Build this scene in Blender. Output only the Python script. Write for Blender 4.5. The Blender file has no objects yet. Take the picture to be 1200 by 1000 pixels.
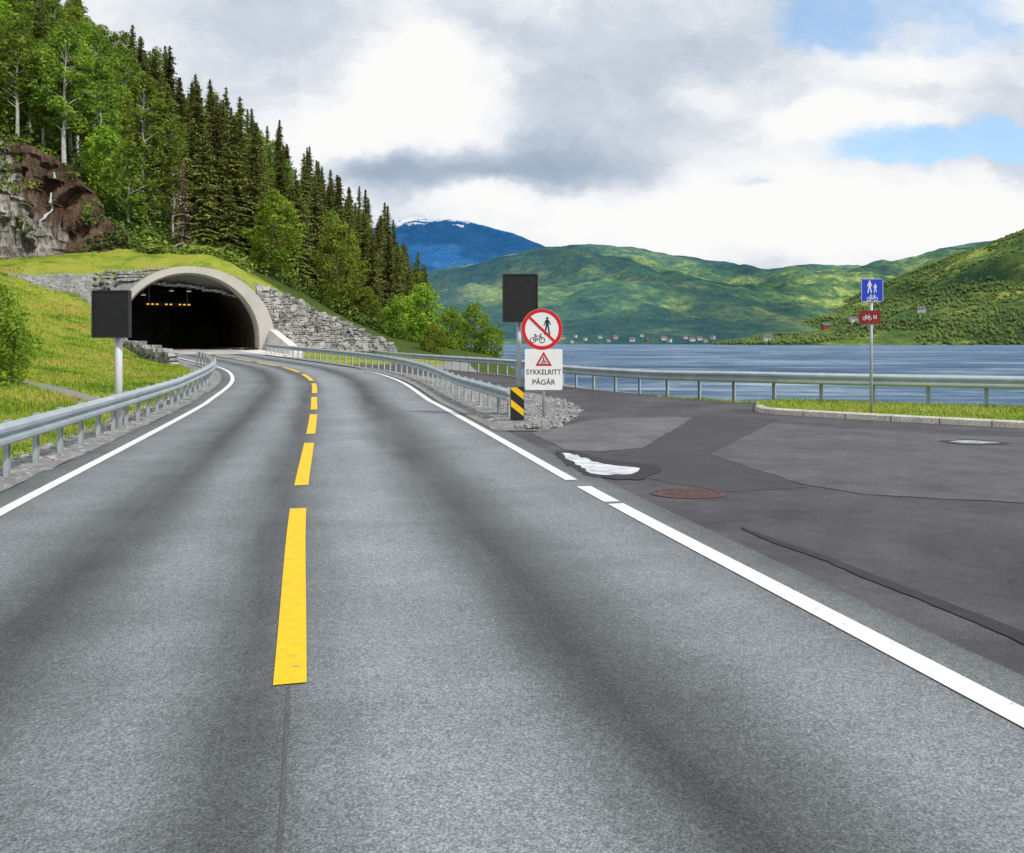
import bpy, math, random
import numpy as np
from mathutils import Vector, noise as mn
random.seed(7); rng=np.random.default_rng(7)
sc=bpy.context.scene; COL=sc.collection
F=1000.0; H=1.8; HZ=400.0
PI=math.pi
def R(a): return math.radians(a)
# ---------------------------------------------------------------- node helpers
class NT:
    def __init__(s,nt): s.nt=nt; s.N=nt.nodes; s.L=nt.links
    def new(s,t,**k):
        n=s.N.new(t)
        for a,b in k.items(): setattr(n,a,b)
        return n
    def put(s,sock,v):
        if isinstance(v,bpy.types.NodeSocket): s.L.new(v,sock)
        else: sock.default_value=v
    def m(s,op,a,b=0.0,c=None,clamp=False):
        n=s.new('ShaderNodeMath',operation=op); n.use_clamp=clamp
        s.put(n.inputs[0],a); s.put(n.inputs[1],b)
        if c is not None: s.put(n.inputs[2],c)
        return n.outputs[0]
    def vm(s,op,a,b):
        n=s.new('ShaderNodeVectorMath',operation=op); s.put(n.inputs[0],a); s.put(n.inputs[1],b); return n.outputs[0]
    def noise(s,vec,scale,detail=5,rough=.55,color=False):
        n=s.new('ShaderNodeTexNoise'); s.L.new(vec,n.inputs['Vector'])
        n.inputs['Scale'].default_value=scale; n.inputs['Detail'].default_value=detail; n.inputs['Roughness'].default_value=rough
        return n.outputs['Color' if color else 'Fac']
    def ramp(s,f,stops,interp='LINEAR'):
        n=s.new('ShaderNodeValToRGB'); s.L.new(f,n.inputs[0]); cr=n.color_ramp; cr.interpolation=interp
        cr.elements[0].position=stops[0][0]; cr.elements[1].position=stops[-1][0]
        for p,c in stops[1:-1]: cr.elements.new(p)
        for e,(p,c) in zip(cr.elements,stops):
            e.position=p
            if not isinstance(c,(tuple,list)): c=(c,c,c)
            e.color=(c[0],c[1],c[2],1)
        return n.outputs[0]
    def mix(s,f,a,b,mode='MIX'):
        n=s.new('ShaderNodeMix',data_type='RGBA',blend_type=mode)
        s.put(n.inputs[0],f)
        for i,v in ((6,a),(7,b)):
            if isinstance(v,tuple) and len(v)==3: v=(*v,1)
            s.put(n.inputs[i],v)
        return n.outputs[2]
    def maprange(s,v,a,b,c,d,smooth=True):
        n=s.new('ShaderNodeMapRange'); n.interpolation_type='SMOOTHSTEP' if smooth else 'LINEAR'
        s.put(n.inputs[0],v)
        for i,x in enumerate((a,b,c,d)): n.inputs[i+1].default_value=x
        return n.outputs[0]
def newmat(name):
    m=bpy.data.materials.new(name); m.use_nodes=True
    t=NT(m.node_tree); p=m.node_tree.nodes['Principled BSDF']
    return m,t,p
def bump(t,p,h,strength=.3,dist=.02):
    b=t.new('ShaderNodeBump'); b.inputs['Strength'].default_value=strength; b.inputs['Distance'].default_value=dist
    t.L.new(h,b.inputs['Height']); t.L.new(b.outputs[0],p.inputs['Normal'])
def pm(name,c1,c2,scale=5,rough=.8,metal=0,bs=.2,bd=.02,fine=None,coord='Object',spec=.4):
    m,t,p=newmat(name); tc=t.new('ShaderNodeTexCoord').outputs[coord]
    n=t.noise(tc,scale,6,.6)
    col=t.ramp(n,[(.3,c1),(.7,c2)])
    if fine:
        n2=t.noise(tc,fine,3,.6); col=t.mix(1.0,col,t.ramp(n2,[(.3,.6),(.7,1.35)]),'MULTIPLY'); bump(t,p,n2,bs,bd)
    elif bs>0: bump(t,p,n,bs,bd)
    t.L.new(col,p.inputs['Base Color']); p.inputs['Roughness'].default_value=rough; p.inputs['Metallic'].default_value=metal
    p.inputs['Specular IOR Level'].default_value=spec
    return m
# ---------------------------------------------------------------- object helpers
def tag(o,label=None,cat=None,group=None,kind=None):
    if label: o['label']=label
    if cat: o['category']=cat
    if group: o['group']=group
    if kind: o['kind']=kind
    return o
def empty(name,loc,label,cat,group=None,rz=0):
    o=bpy.data.objects.new(name,None); COL.objects.link(o); o.location=loc; o.rotation_euler=(0,0,rz); o.empty_display_size=.1
    return tag(o,label,cat,group)
def mesh(name,v,f,mat,parent=None,smooth=False,loc=None):
    me=bpy.data.meshes.new(name)
    v=np.asarray(v,dtype=float)
    me.from_pydata(v.tolist(),[],f if isinstance(f,list) else f.tolist()); me.update()
    if mat is not None: me.materials.append(mat)
    if smooth: me.polygons.foreach_set('use_smooth',[True]*len(me.polygons))
    o=bpy.data.objects.new(name,me); COL.objects.link(o)
    if parent: o.parent=parent
    if loc is not None: o.location=loc
    return o
def dup(root,loc=None,rz=None,scale=None,label=None,group=None):
    r=root.copy(); COL.objects.link(r)
    if loc is not None: r.location=loc
    if rz is not None: r.rotation_euler=(0,0,rz)
    if scale is not None: r.scale=scale
    if label: r['label']=label
    if group: r['group']=group
    for ch in list(root.children):
        c=ch.copy(); COL.objects.link(c); c.parent=r
    return r
class MB:
    def __init__(s): s.v=[]; s.f=[]
    def add(s,v,f):
        b=len(s.v); s.v+= [tuple(p) for p in v]; s.f+=[tuple(i+b for i in q) for q in f]; return s
    def box(s,c,d,j=0):
        x,y,z=c; a,b,e=[q/2 for q in d]
        vs=[(x+i*a+random.uniform(-j,j),y+k*b+random.uniform(-j,j),z+l*e+random.uniform(-j,j)) for i in(-1,1) for k in(-1,1) for l in(-1,1)]
        return s.add(vs,[(0,1,3,2),(4,6,7,5),(0,4,5,1),(2,3,7,6),(0,2,6,4),(1,5,7,3)])
    def cyl(s,p0,p1,r0,r1=None,n=12,cap=True):
        r1=r0 if r1 is None else r1
        p0=Vector(p0);p1=Vector(p1);d=(p1-p0).normalized(); a=d.orthogonal().normalized(); b=d.cross(a)
        vs=[];fs=[]
        for p,r in((p0,r0),(p1,r1)):
            for i in range(n):
                t=2*PI*i/n; vs.append(p+a*(math.cos(t)*r)+b*(math.sin(t)*r))
        for i in range(n): fs.append((i,(i+1)%n,n+(i+1)%n,n+i))
        if cap: fs+= [tuple(range(n))[::-1],tuple(range(n,2*n))]
        return s.add(vs,fs)
    def flat(s,pts,y=0,t=None):
        vs=[(p[0],y,p[1]) for p in pts]
        return s.add(vs,[tuple(range(len(pts)))])
    def build(s,name,mat,parent=None,smooth=False,loc=None): return mesh(name,s.v,s.f,mat,parent,smooth,loc)
def bevel(o,w=.01,seg=2):
    m=o.modifiers.new('Bevel','BEVEL'); m.width=w; m.segments=seg; m.limit_method='ANGLE'; return o
def at(px,Y,py=None):
    X=(px-600)/F*Y
    return (X,Y,H+(HZ-py)/F*Y) if py is not None else (X,Y)
def sstep(a,b,x):
    t=np.clip((x-a)/(b-a),0,1); return t*t*(3-2*t)
# ---------------------------------------------------------------- layout curves
def zr(Y): return np.clip((np.asarray(Y,float)-25)*.0234,0,1.1)
def zs(Y): return np.clip((np.asarray(Y,float)-25)*.004,0,1)
CP=[(1.3,-6),(-1.19,4.44),(-2.3,9),(-3.6,15),(-4.85,20.7),(-6.0,25.7),(-8.0,34),(-10.9,42),(-14.4,48.6),(-18,54.8),(-26,69),(-32.7,82.3),(-39.5,95.8)]
def catmull(P,step=.5):
    P=[np.array(p,float) for p in P]; P=[2*P[0]-P[1]]+P+[2*P[-1]-P[-2]]
    out=[]
    for i in range(1,len(P)-2):
        a,b,c,d=P[i-1:i+3]; n=max(2,int(np.linalg.norm(c-b)/.1))
        for k in range(n):
            t=k/n; out.append(.5*((2*b)+(-a+c)*t+(2*a-5*b+4*c-d)*t*t+(-a+3*b-3*c+d)*t**3))
    out.append(P[-2]); out=np.array(out)
    s=np.r_[0,np.cumsum(np.linalg.norm(np.diff(out,axis=0),axis=1))]
    q=np.arange(0,s[-1],step)
    return np.stack([np.interp(q,s,out[:,k]) for k in range(out.shape[1])],1),q
CL,CS=catmull(CP,.5)
for _ in range(12): CL[1:-1]=.25*CL[:-2]+.5*CL[1:-1]+.25*CL[2:]
T=np.gradient(CL,axis=0); T/=np.linalg.norm(T,axis=1)[:,None]
NR=np.stack([T[:,1],-T[:,0]],1)      # to the right
def cpos(s,off):
    x=np.interp(s,CS,CL[:,0]); y=np.interp(s,CS,CL[:,1]); nx=np.interp(s,CS,NR[:,0]); ny=np.interp(s,CS,NR[:,1])
    return x+nx*off,y+ny*off,zr(y)
def sY(Y): return float(np.interp(Y,CL[:,1],CS))
SPORT=sY(69)
P0=np.array([-26.0,69.0]); A=np.array([-.45,.893]); A/=np.linalg.norm(A); Lr=np.array([A[1],-A[0]])
def loc2w(lat,al,z): 
    return (P0[0]+Lr[0]*lat+A[0]*al, P0[1]+Lr[1]*lat+A[1]*al, z)
SH=np.array([(-40,200),(0,80),(10,45),(17,26),(20.2,19),(21.6,15.2),(22.7,12.4),(24.5,9.3),(26.6,7.3),(29,5.3),(33,3.1),(42,1.0),(54.7,-4.2),(75,-4),(100,-2.5),(115,-2),(150,-9),(200,-18),(300,-31),(400,-44),(600,-80),(1500,-400),(3000,-900)],float)
def shoreX(Y): return np.interp(Y,SH[:,0],SH[:,1])
# ---------------------------------------------------------------- terrain by radial basis
ctrl=[]
def c(px,Y,py): ctrl.append(at(px,Y,py))
for x,y in((-10,-30),(10,-30),(30,-10),(-12,0),(10,5),(20,5),(-9,12),(0,20),(8,20),(0,30),(-4,40),(-30,-30),(60,0),(60,-40)): ctrl.append((x,y,-.05))
for x,y,z in((-1,42,.1),(-5,55,.2),(-7,65,.4),(-8,75,.6),(-5,100,.6),(-60,-20,9),(-40,0,5),(-25,5,1.5),(-22,-20,1.5),(-80,20,20),(-60,35,9),(-110,70,35)): ctrl.append((x,y,z))
for q in [(0,18,505),(0,30,430),(0,45,372),(0,60,328),(0,76,300),(60,20,482),(60,30,442),(60,45,400),(60,60,350),(60,76,297),(120,20,472),(120,35,440),(120,50,405),(120,60,366),(110,68,332),(120,76,302),(150,82,288),
  (180,76,297),(235,76,300),(235,86,297),(300,76,336),(340,80,350),(400,85,375),(450,88,400),(300,100,312),(400,110,370),(460,110,405),(580,112,412),(520,130,405),
  (-100,60,305),(-100,76,292),(-100,84,150),(0,84,165),(50,84,182),(0,100,130),(0,130,60),(-100,130,40),(0,180,0),(100,100,195),(100,86,235),(100,130,135),(100,180,85),(200,100,268),(200,130,205),(200,180,152),(200,260,125),(250,100,290),(250,130,250),(250,180,203),(250,260,162),
  (320,130,290),(320,180,240),(320,260,200),(400,150,330),(400,220,272),(400,300,250),(450,180,350),(450,260,312),(450,350,290),(490,200,395),(490,300,342),(490,400,325),(510,350,398)]: c(*q)
for px,Y,z in((0,260,75),(0,400,80),(200,400,76),(320,450,55),(450,600,38),(490,700,28),(0,900,60),(300,1200,40)): ctrl.append((*at(px,Y),z))
for px,Y,z in((330,69,1),(400,73,.9),(450,76,.8),(470,70,.7)): ctrl.append((*at(px,Y),z))
CT=np.array(ctrl)
def _solve():
    n=len(CT); D=np.linalg.norm(CT[:,None,:2]-CT[None,:,:2],axis=2)
    Pm=np.c_[np.ones(n),CT[:,:2]]; K=np.zeros((n+3,n+3)); K[:n,:n]=D; K[:n,n:]=Pm; K[n:,:n]=Pm.T
    return np.linalg.solve(K,np.r_[CT[:,2],0,0,0])
W=_solve()
def rbf(X,Y):
    X=np.asarray(X,float).ravel();Y=np.asarray(Y,float).ravel(); out=np.empty(len(X))
    for i in range(0,len(X),20000):
        x=X[i:i+20000];y=Y[i:i+20000]
        D=np.hypot(x[:,None]-CT[:,0],y[:,None]-CT[:,1]); out[i:i+20000]=D@W[:-3]+W[-3]+W[-2]*x+W[-1]*y
    return np.clip(out,-.3,95)
def nz(X,Y,s,oct=4):
    return np.array([mn.fractal(Vector((x*s,y*s,3.3)),1.0,2.0,oct) for x,y in zip(X,Y)])
def rough(X,Y,r): return nz(X,Y,.12)*np.clip((r-.6)*.12,0,.7)+nz(X,Y,.6,3)*np.clip((r-.5)*.08,0,.10)
ci=CS<=SPORT+.1
def roaddist(X,Y):
    out=np.empty(len(X)); zz=np.empty(len(X)); C=CL[ci]
    for i in range(0,len(X),20000):
        D=np.hypot(X[i:i+20000,None]-C[:,0],Y[i:i+20000,None]-C[:,1]); k=D.argmin(1)
        out[i:i+20000]=D[np.arange(len(k)),k]; zz[i:i+20000]=zr(C[k,1])
    return out,zz
CFX=[-260,0,60,125,150]; CFY=[312,306,300,290,288]
def ground(X,Y):
    X=np.asarray(X,float).ravel();Y=np.asarray(Y,float).ravel()
    r=rbf(X,Y); dm,zz=roaddist(X,Y); r=r+rough(X,Y,r)
    w=sstep(4.5,8.3,dm); z=(zz-.05)*(1-w)+r*w
    xc=np.interp(Y,CL[:,1],CL[:,0])
    side=(X>xc+3.5)&(Y<75)
    k=sstep(4.5,7.5,X-xc); zside=zr(Y)*(1-k)+zs(Y)*k-.06
    f=sstep(56,72,Y)
    z=np.where(side,zside*(1-f)+np.minimum(z,1.2)*f,z)
    t=X-shoreX(Y); z=np.where(t>0,np.maximum(np.minimum(z,1.2)-.75*t,-9),z)
    lat=(X-P0[0])*Lr[0]+(Y-P0[1])*Lr[1]; al=(X-P0[0])*A[0]+(Y-P0[1])*A[1]
    z=np.where((al<.8)&(al>-14)&(lat>5)&(lat<19),np.minimum(z,.9),z)
    z=np.where((al>-.2)&(al<23)&(lat>-5.6)&(lat<14.8),.4,z)
    pxx=600+X/np.maximum(Y,1)*F
    fzz=H+(HZ-np.interp(pxx,CFX,CFY))/F*76
    kk=1-sstep(100,140,pxx)
    z=np.where((Y>70)&(Y<80.5)&(pxx<148)&(pxx>-300),np.minimum(z,fzz)*kk+z*(1-kk),z)
    return z
def gz(x,y): return float(ground([x],[y])[0])
# ---------------------------------------------------------------- materials
def leafmat(name,dark,mid,light,trans=.25,sc_=.5,vr=.6):
    m,t,p=newmat(name); tc=t.new('ShaderNodeTexCoord').outputs['Object']
    oi=t.new('ShaderNodeObjectInfo').outputs['Random']
    n=t.noise(tc,sc_,3,.6); n2=t.noise(tc,sc_*9,2,.6)
    f=t.m('ADD',t.m('MULTIPLY',n,.75),t.m('MULTIPLY',n2,.25))
    col=t.ramp(f,[(.34,dark),(.5,mid),(.64,light)])
    k=t.m('ADD',t.m('MULTIPLY',oi,vr),1-vr/2)
    hs=t.new('ShaderNodeHueSaturation'); t.L.new(col,hs.inputs['Color']); t.L.new(k,hs.inputs['Value'])
    t.L.new(t.m('ADD',t.m('MULTIPLY',oi,.035),.470),hs.inputs['Hue'])
    col=hs.outputs[0]
    t.L.new(col,p.inputs['Base Color']); p.inputs['Roughness'].default_value=.7; p.inputs['Specular IOR Level'].default_value=.2
    if trans>0:
        tr=t.new('ShaderNodeBsdfTranslucent'); t.L.new(col,tr.inputs['Color'])
        mx=t.new('ShaderNodeMixShader'); mx.inputs[0].default_value=trans
        t.L.new(p.outputs[0],mx.inputs[1]); t.L.new(tr.outputs[0],mx.inputs[2]); t.L.new(mx.outputs[0],t.N['Material Output'].inputs[0])
    return m
Mspruce=leafmat('spruce_needles',(.055,.075,.02),(.13,.16,.035),(.25,.25,.055),.12,.35,.7)
Mleaf=leafmat('green_leaves',(.08,.16,.018),(.20,.33,.03),(.36,.48,.05),.35,.5)
Mbirch=leafmat('birch_leaves',(.06,.12,.018),(.15,.25,.03),(.32,.40,.05),.35,.5)
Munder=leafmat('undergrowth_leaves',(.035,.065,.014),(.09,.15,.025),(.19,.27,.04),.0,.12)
Mdead=pm('dead_twigs',(.19,.125,.09),(.36,.26,.20),3)
Mbark=pm('bark',(.08,.05,.035),(.19,.14,.10),6)
Mwbark=pm('birch_bark',(.3,.29,.27),(.65,.63,.59),3)
Mgalv=pm('galvanised_steel',(.38,.45,.49),(.54,.61,.65),2.5,.42,.4,.05,.005)
Mpost=pm('galvanised_post',(.34,.39,.42),(.50,.56,.59),4,.5,.3,.05,.005)
Mpole=pm('pale_steel_pole',(.55,.57,.58),(.66,.68,.69),3,.5,.1,.05,.005)
Mblack=pm('black_panel',(.009,.009,.010),(.016,.016,.019),8,.65)
Mdarkedge=pm('dark_frame',(.02,.02,.022),(.035,.035,.037),8,.5)
Mconc=pm('pale_concrete',(.40,.38,.345),(.53,.505,.46),.35,.85,bs=.03)
Mapron=pm('bright_concrete',(.62,.60,.56),(.78,.76,.71),.8,.85,bs=.05)
Mcroad=pm('concrete_paving',(.34,.33,.31),(.54,.52,.49),.9,.85,fine=12,bs=.1)
Mkerb=pm('kerb_stone',(.46,.43,.38),(.66,.62,.55),3,.85,fine=30,bs=.2)
Mrubble=pm('grey_rubble',(.20,.20,.20),(.47,.47,.46),1.1,.9,fine=9,bs=.3)
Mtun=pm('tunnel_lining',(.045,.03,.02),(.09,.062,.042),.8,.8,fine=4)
Mred=pm('sign_red',(.62,.01,.015),(.68,.015,.02),4,.35,bs=0)
Mwhite=pm('sign_white',(.78,.79,.80),(.86,.86,.86),3,.35,bs=0)
Mblue=pm('sign_blue',(.01,.05,.5),(.015,.065,.6),4,.35,bs=0)
Mbrown=pm('sign_dark_red',(.20,.012,.018),(.25,.018,.022),4,.35,bs=0)
Myel=pm('sign_yellow',(.8,.45,.01),(.88,.52,.015),4,.4,bs=0)
Mink=pm('sign_black',(.012,.012,.012),(.02,.02,.02),4,.5,bs=0)
def stonemat(name):
    m,t,p=newmat(name); tc=t.new('ShaderNodeTexCoord').outputs['Object']
    v=t.new('ShaderNodeTexVoronoi'); v.inputs['Scale'].default_value=2.2; t.L.new(tc,v.inputs['Vector'])
    sep=t.new('ShaderNodeSeparateColor'); t.L.new(v.outputs['Color'],sep.inputs[0])
    col=t.ramp(sep.outputs[0],[(0,(.17,.17,.17)),(.5,(.34,.335,.325)),(1,(.52,.51,.49))])
    n=t.noise(tc,7,5,.65); col=t.mix(1.0,col,t.ramp(n,[(.3,.6),(.7,1.2)]),'MULTIPLY')
    bump(t,p,n,.4,.05); t.L.new(col,p.inputs['Base Color']); p.inputs['Roughness'].default_value=.9
    return m
Mstone=stonemat('wall_stone')
def roadmat(name,main):
    m,t,p=newmat(name); tc=t.new('ShaderNodeTexCoord'); ob=tc.outputs['Object']
    grain=t.noise(ob,85,3,.85); mid=t.noise(ob,22,4,.7); big=t.noise(ob,.55,5,.6)
    if main:
        uv=t.new('ShaderNodeSeparateXYZ'); t.L.new(tc.outputs['UV'],uv.inputs[0])
        cv=t.new('ShaderNodeCombineXYZ'); t.L.new(uv.outputs[0],cv.inputs[0]); t.L.new(t.m('MULTIPLY',uv.outputs[1],.11),cv.inputs[1])
        st=t.noise(cv.outputs[0],1.3,6,.6)
        u=t.m('ADD',uv.outputs[0],t.m('MULTIPLY',t.m('SUBTRACT',st,.5),.7))
        f=t.m('DIVIDE',t.m('ADD',u,5),10)
        def g(x,v): return ((x+5)/10,(v*.92,v*1.0,v*1.06))
        L=.275
        col=t.ramp(f,[g(-4.2,.05),g(-3.35,.10),g(-2.7,.22),g(-2.2,.22),g(-1.65,.06),g(-1.35,.05),g(-.85,L),g(-.5,.16),g(-.25,.065),g(0,.085),g(.4,.27),g(1.0,.285),g(1.5,.065),g(1.85,.045),g(2.4,.23),g(3.0,.25),g(3.55,.14),g(4.2,.06)],'B_SPLINE')
        fade=t.ramp(st,[(.34,.38),(.58,.02)])
        col=t.mix(fade,col,(.160,.174,.185))
        cv2=t.new('ShaderNodeCombineXYZ'); t.L.new(t.m('MULTIPLY',uv.outputs[0],.5),cv2.inputs[0]); t.L.new(uv.outputs[1],cv2.inputs[1])
        xs_=t.noise(cv2.outputs[0],1.6,5,.7); col=t.mix(1.0,col,t.ramp(xs_,[(.3,.86),(.7,1.12)]),'MULTIPLY')
    else:
        col=t.ramp(big,[(.3,(.045,.041,.048)),(.5,(.062,.058,.067)),(.72,(.088,.084,.094))])
        st=t.noise(ob,2.3,6,.7); col=t.mix(1.0,col,t.ramp(st,[(.3,.7),(.7,1.3)]),'MULTIPLY')
    col=t.mix(1.0,col,t.ramp(grain,[(.3,.30),(.5,.97),(.68,1.95)]),'MULTIPLY')
    col=t.mix(1.0,col,t.ramp(mid,[(.3,.8),(.7,1.18)]),'MULTIPLY')
    col=t.mix(1.0,col,t.ramp(big,[(.3,.88),(.7,1.1)]),'MULTIPLY')
    t.L.new(col,p.inputs['Base Color']); bump(t,p,grain,.5,.006)
    p.inputs['Roughness'].default_value=.75; p.inputs['Specular IOR Level'].default_value=.35
    return m
Mroad=roadmat('road_asphalt',True); Mside=roadmat('side_asphalt',False)
def patchmat(name,a,b):
    m,t,p=newmat(name); ob=t.new('ShaderNodeTexCoord').outputs['Object']
    n=t.noise(ob,.8,6,.65); gr=t.noise(ob,90,2,.7); st=t.noise(ob,3,6,.7)
    col=t.ramp(n,[(.3,a),(.7,b)]); col=t.mix(1.0,col,t.ramp(gr,[(.3,.45),(.7,1.6)]),'MULTIPLY'); col=t.mix(1.0,col,t.ramp(st,[(.3,.75),(.7,1.22)]),'MULTIPLY')
    t.L.new(col,p.inputs['Base Color']); p.inputs['Roughness'].default_value=.8; bump(t,p,gr,.4,.005); return m
Mpatch=patchmat('grey_asphalt_patch',(.056,.053,.060),(.112,.109,.117))
Mpatchb=patchmat('pale_asphalt_patch',(.075,.073,.080),(.15,.147,.155))
Mpatch2=patchmat('dark_asphalt_patch',(.034,.031,.038),(.054,.05,.059))
Mseam=patchmat('tar_seam',(.012,.012,.014),(.035,.034,.036))
def paint(name,colr):
    m,t,p=newmat(name); ob=t.new('ShaderNodeTexCoord').outputs['Object']
    n=t.noise(ob,14,5,.7); g=t.noise(ob,120,2,.7)
    f=t.m('ADD',t.m('MULTIPLY',n,.6),t.m('MULTIPLY',g,.4))
    col=t.ramp(f,[(.33,(.2,.19,.16)),(.41,tuple(x*.82 for x in colr)),(.6,colr)])
    t.L.new(col,p.inputs['Base Color']); p.inputs['Roughness'].default_value=.65; bump(t,p,g,.3,.004); return m
Mpw=paint('white_road_paint',(.84,.84,.83)); Mpy=paint('yellow_road_paint',(.92,.56,.002))
def groundmat():
    m,t,p=newmat('ground'); ob=t.new('ShaderNodeTexCoord').outputs['Object']
    at_=t.new('ShaderNodeAttribute'); at_.attribute_name='zone'; sp=t.new('ShaderNodeSeparateColor'); t.L.new(at_.outputs['Color'],sp.inputs[0])
    n=t.noise(ob,.35,6,.65); n2=t.noise(ob,4,5,.7); n3=t.noise(ob,30,3,.7)
    grass=t.ramp(t.m('ADD',t.m('MULTIPLY',n,.6),t.m('MULTIPLY',n2,.4)),[(.36,(.07,.12,.018)),(.44,(.16,.23,.026)),(.52,(.28,.32,.04)),(.60,(.34,.29,.07)),(.68,(.22,.15,.06))])
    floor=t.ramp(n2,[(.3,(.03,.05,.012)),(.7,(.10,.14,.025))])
    rock=t.ramp(n,[(.3,(.07,.05,.04)),(.7,(.26,.23,.2))])
    grav=t.ramp(n3,[(.3,(.15,.15,.15)),(.7,(.38,.38,.37))])
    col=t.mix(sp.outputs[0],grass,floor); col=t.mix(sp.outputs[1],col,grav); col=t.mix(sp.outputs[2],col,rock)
    t.L.new(col,p.inputs['Base Color']); p.inputs['Roughness'].default_value=.95; p.inputs['Specular IOR Level'].default_value=.1
    bump(t,p,n3,.6,.06); return m
Mground=groundmat()
Mgravel=pm('gravel',(.17,.17,.175),(.36,.35,.35),3,.95,fine=45,bs=.9,bd=.03)
def rockmat():
    m,t,p=newmat('cliff_rock'); ob=t.new('ShaderNodeTexCoord').outputs['Object']
    mp=t.new('ShaderNodeMapping'); mp.inputs['Scale'].default_value=(1,1,.3); t.L.new(ob,mp.inputs[0])
    n=t.noise(mp.outputs[0],.5,7,.7); n2=t.noise(mp.outputs[0],2.2,6,.7); n4=t.noise(mp.outputs[0],.2,4,.6)
    sx=t.new('ShaderNodeSeparateXYZ'); t.L.new(ob,sx.inputs[0])
    k=t.m('ADD',t.m('ADD',sx.outputs[0],t.m('MULTIPLY',sx.outputs[2],.65)),t.m('MULTIPLY',t.m('SUBTRACT',n4,.5),9))
    left=t.maprange(k,-34.2,-35.4,0,1)
    brown=t.ramp(n,[(.32,(.04,.02,.012)),(.45,(.11,.058,.034)),(.58,(.19,.11,.07)),(.7,(.32,.22,.16))])
    pale=t.ramp(n2,[(.3,(.14,.12,.1)),(.45,(.36,.32,.29)),(.65,(.62,.58,.54))])
    col=t.mix(left,brown,pale); col=t.mix(1.0,col,t.ramp(n2,[(.3,.35),(.7,1.5)]),'MULTIPLY')
    moss=t.noise(ob,.7,5,.6); col=t.mix(t.maprange(moss,.57,.66,0,.7),col,(.10,.14,.025))
    t.L.new(col,p.inputs['Base Color']); p.inputs['Roughness'].default_value=.75; bump(t,p,n2,1,.9); return m
Mrock=rockmat()
# ---------------------------------------------------------------- ground sheet (polar)
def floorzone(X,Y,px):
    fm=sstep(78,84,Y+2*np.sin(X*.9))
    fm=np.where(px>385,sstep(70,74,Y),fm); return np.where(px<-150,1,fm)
def polar():
    az=np.concatenate([np.linspace(-PI,-.72,30,endpoint=False),np.linspace(-.72,.62,470),np.linspace(.62,PI,34)[1:]])
    rr=np.concatenate([[.01,1.2],np.exp(np.linspace(math.log(2.4),math.log(1500),400)),[2500,6000,14000]])
    AZ,RR=np.meshgrid(az,rr); X=(np.sin(AZ)*RR).ravel(); Y=(np.cos(AZ)*RR).ravel()
    z=ground(X,Y)
    far=np.hypot(X,Y)>2000; z[far]=-9
    n=len(az); m=len(rr)
    i=np.arange((m-1))[:,None]*n+np.arange(n-1)[None,:]; i=i.ravel()
    f=np.stack([i,i+1,i+n+1,i+n],1)
    o=mesh('ground',np.stack([X,Y,z],1),f,Mground,smooth=True)
    dm,_=roaddist(X,Y)
    zn=np.zeros((len(X),4)); zn[:,3]=1
    px=600+np.where(Y>1,X/np.maximum(Y,1)*F,-1e4)
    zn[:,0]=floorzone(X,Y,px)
    t=X-shoreX(Y)
    g=np.maximum(1-sstep(4.1,4.8,dm+.35*np.sin(X*3)+.3*np.cos(Y*2.1)),sstep(-1.4,-.6,t)*(Y<75))
    tr=np.abs(Y-(24+ (X+11)*-.55)); g=np.maximum(g,(1-sstep(.4,1.1,tr+.2*np.sin(X*2)))*((X<-10.5)&(X>-17)&(Y<40)))
    lat=(X-P0[0])*Lr[0]+(Y-P0[1])*Lr[1]; al=(X-P0[0])*A[0]+(Y-P0[1])*A[1]
    bank=(lat<-5)&(lat>-13)&(al>-3.5)&(al<4.0)&(al>-.6*(lat+12)-3)
    g=np.maximum(g,bank*1.0)
    zn[:,1]=g*.95
    Z=z.reshape(m,n); gr=np.abs(np.gradient(Z,axis=0))/np.maximum(np.gradient(RR,axis=0),.01)
    zn[:,2]=sstep(1.2,2.4,gr.ravel())*((Y>60)&(Y<110))*(px<200)*(g<.5)
    a=o.data.color_attributes.new('zone','FLOAT_COLOR','POINT'); a.data.foreach_set('color',zn.ravel())
    tag(o,'grassy bank, lakeside and wooded hillside terrain','ground',kind='structure'); return o
polar()
# ---------------------------------------------------------------- water
def watermat():
    m,t,p=newmat('lake_water'); ob=t.new('ShaderNodeTexCoord').outputs['Object']
    mp=t.new('ShaderNodeMapping'); mp.inputs['Scale'].default_value=(.3,1,1); t.L.new(ob,mp.inputs[0])
    n=t.noise(mp.outputs[0],1.3,6,.65); n2=t.noise(mp.outputs[0],.012,4,.6); n3=t.noise(mp.outputs[0],.09,8,.8)
    f=t.m('ADD',t.m('MULTIPLY',n3,.8),t.m('MULTIPLY',n2,.2))
    col=t.ramp(f,[(.42,(.02,.07,.16)),(.49,(.07,.155,.28)),(.54,(.16,.265,.39)),(.60,(.42,.52,.60))])  # light and dark of the ripples painted into the colour, little real reflection
    t.L.new(col,p.inputs['Base Color']); p.inputs['Roughness'].default_value=.45; p.inputs['IOR'].default_value=1.33
    p.inputs['Specular IOR Level'].default_value=.15
    b=t.new('ShaderNodeBump'); b.inputs['Strength'].default_value=1; b.inputs['Distance'].default_value=.8; t.L.new(t.m('ADD',n,t.m('MULTIPLY',n3,3)),b.inputs['Height']); t.L.new(b.outputs[0],p.inputs['Normal'])
    return m
o=mesh('water',[(-3000,-3000,-4),(14000,-3000,-4),(14000,14000,-4),(-3000,14000,-4)],[(0,1,2,3)],watermat()); tag(o,'rippled blue grey lake between the road and the far hills','lake',kind='structure')
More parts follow.
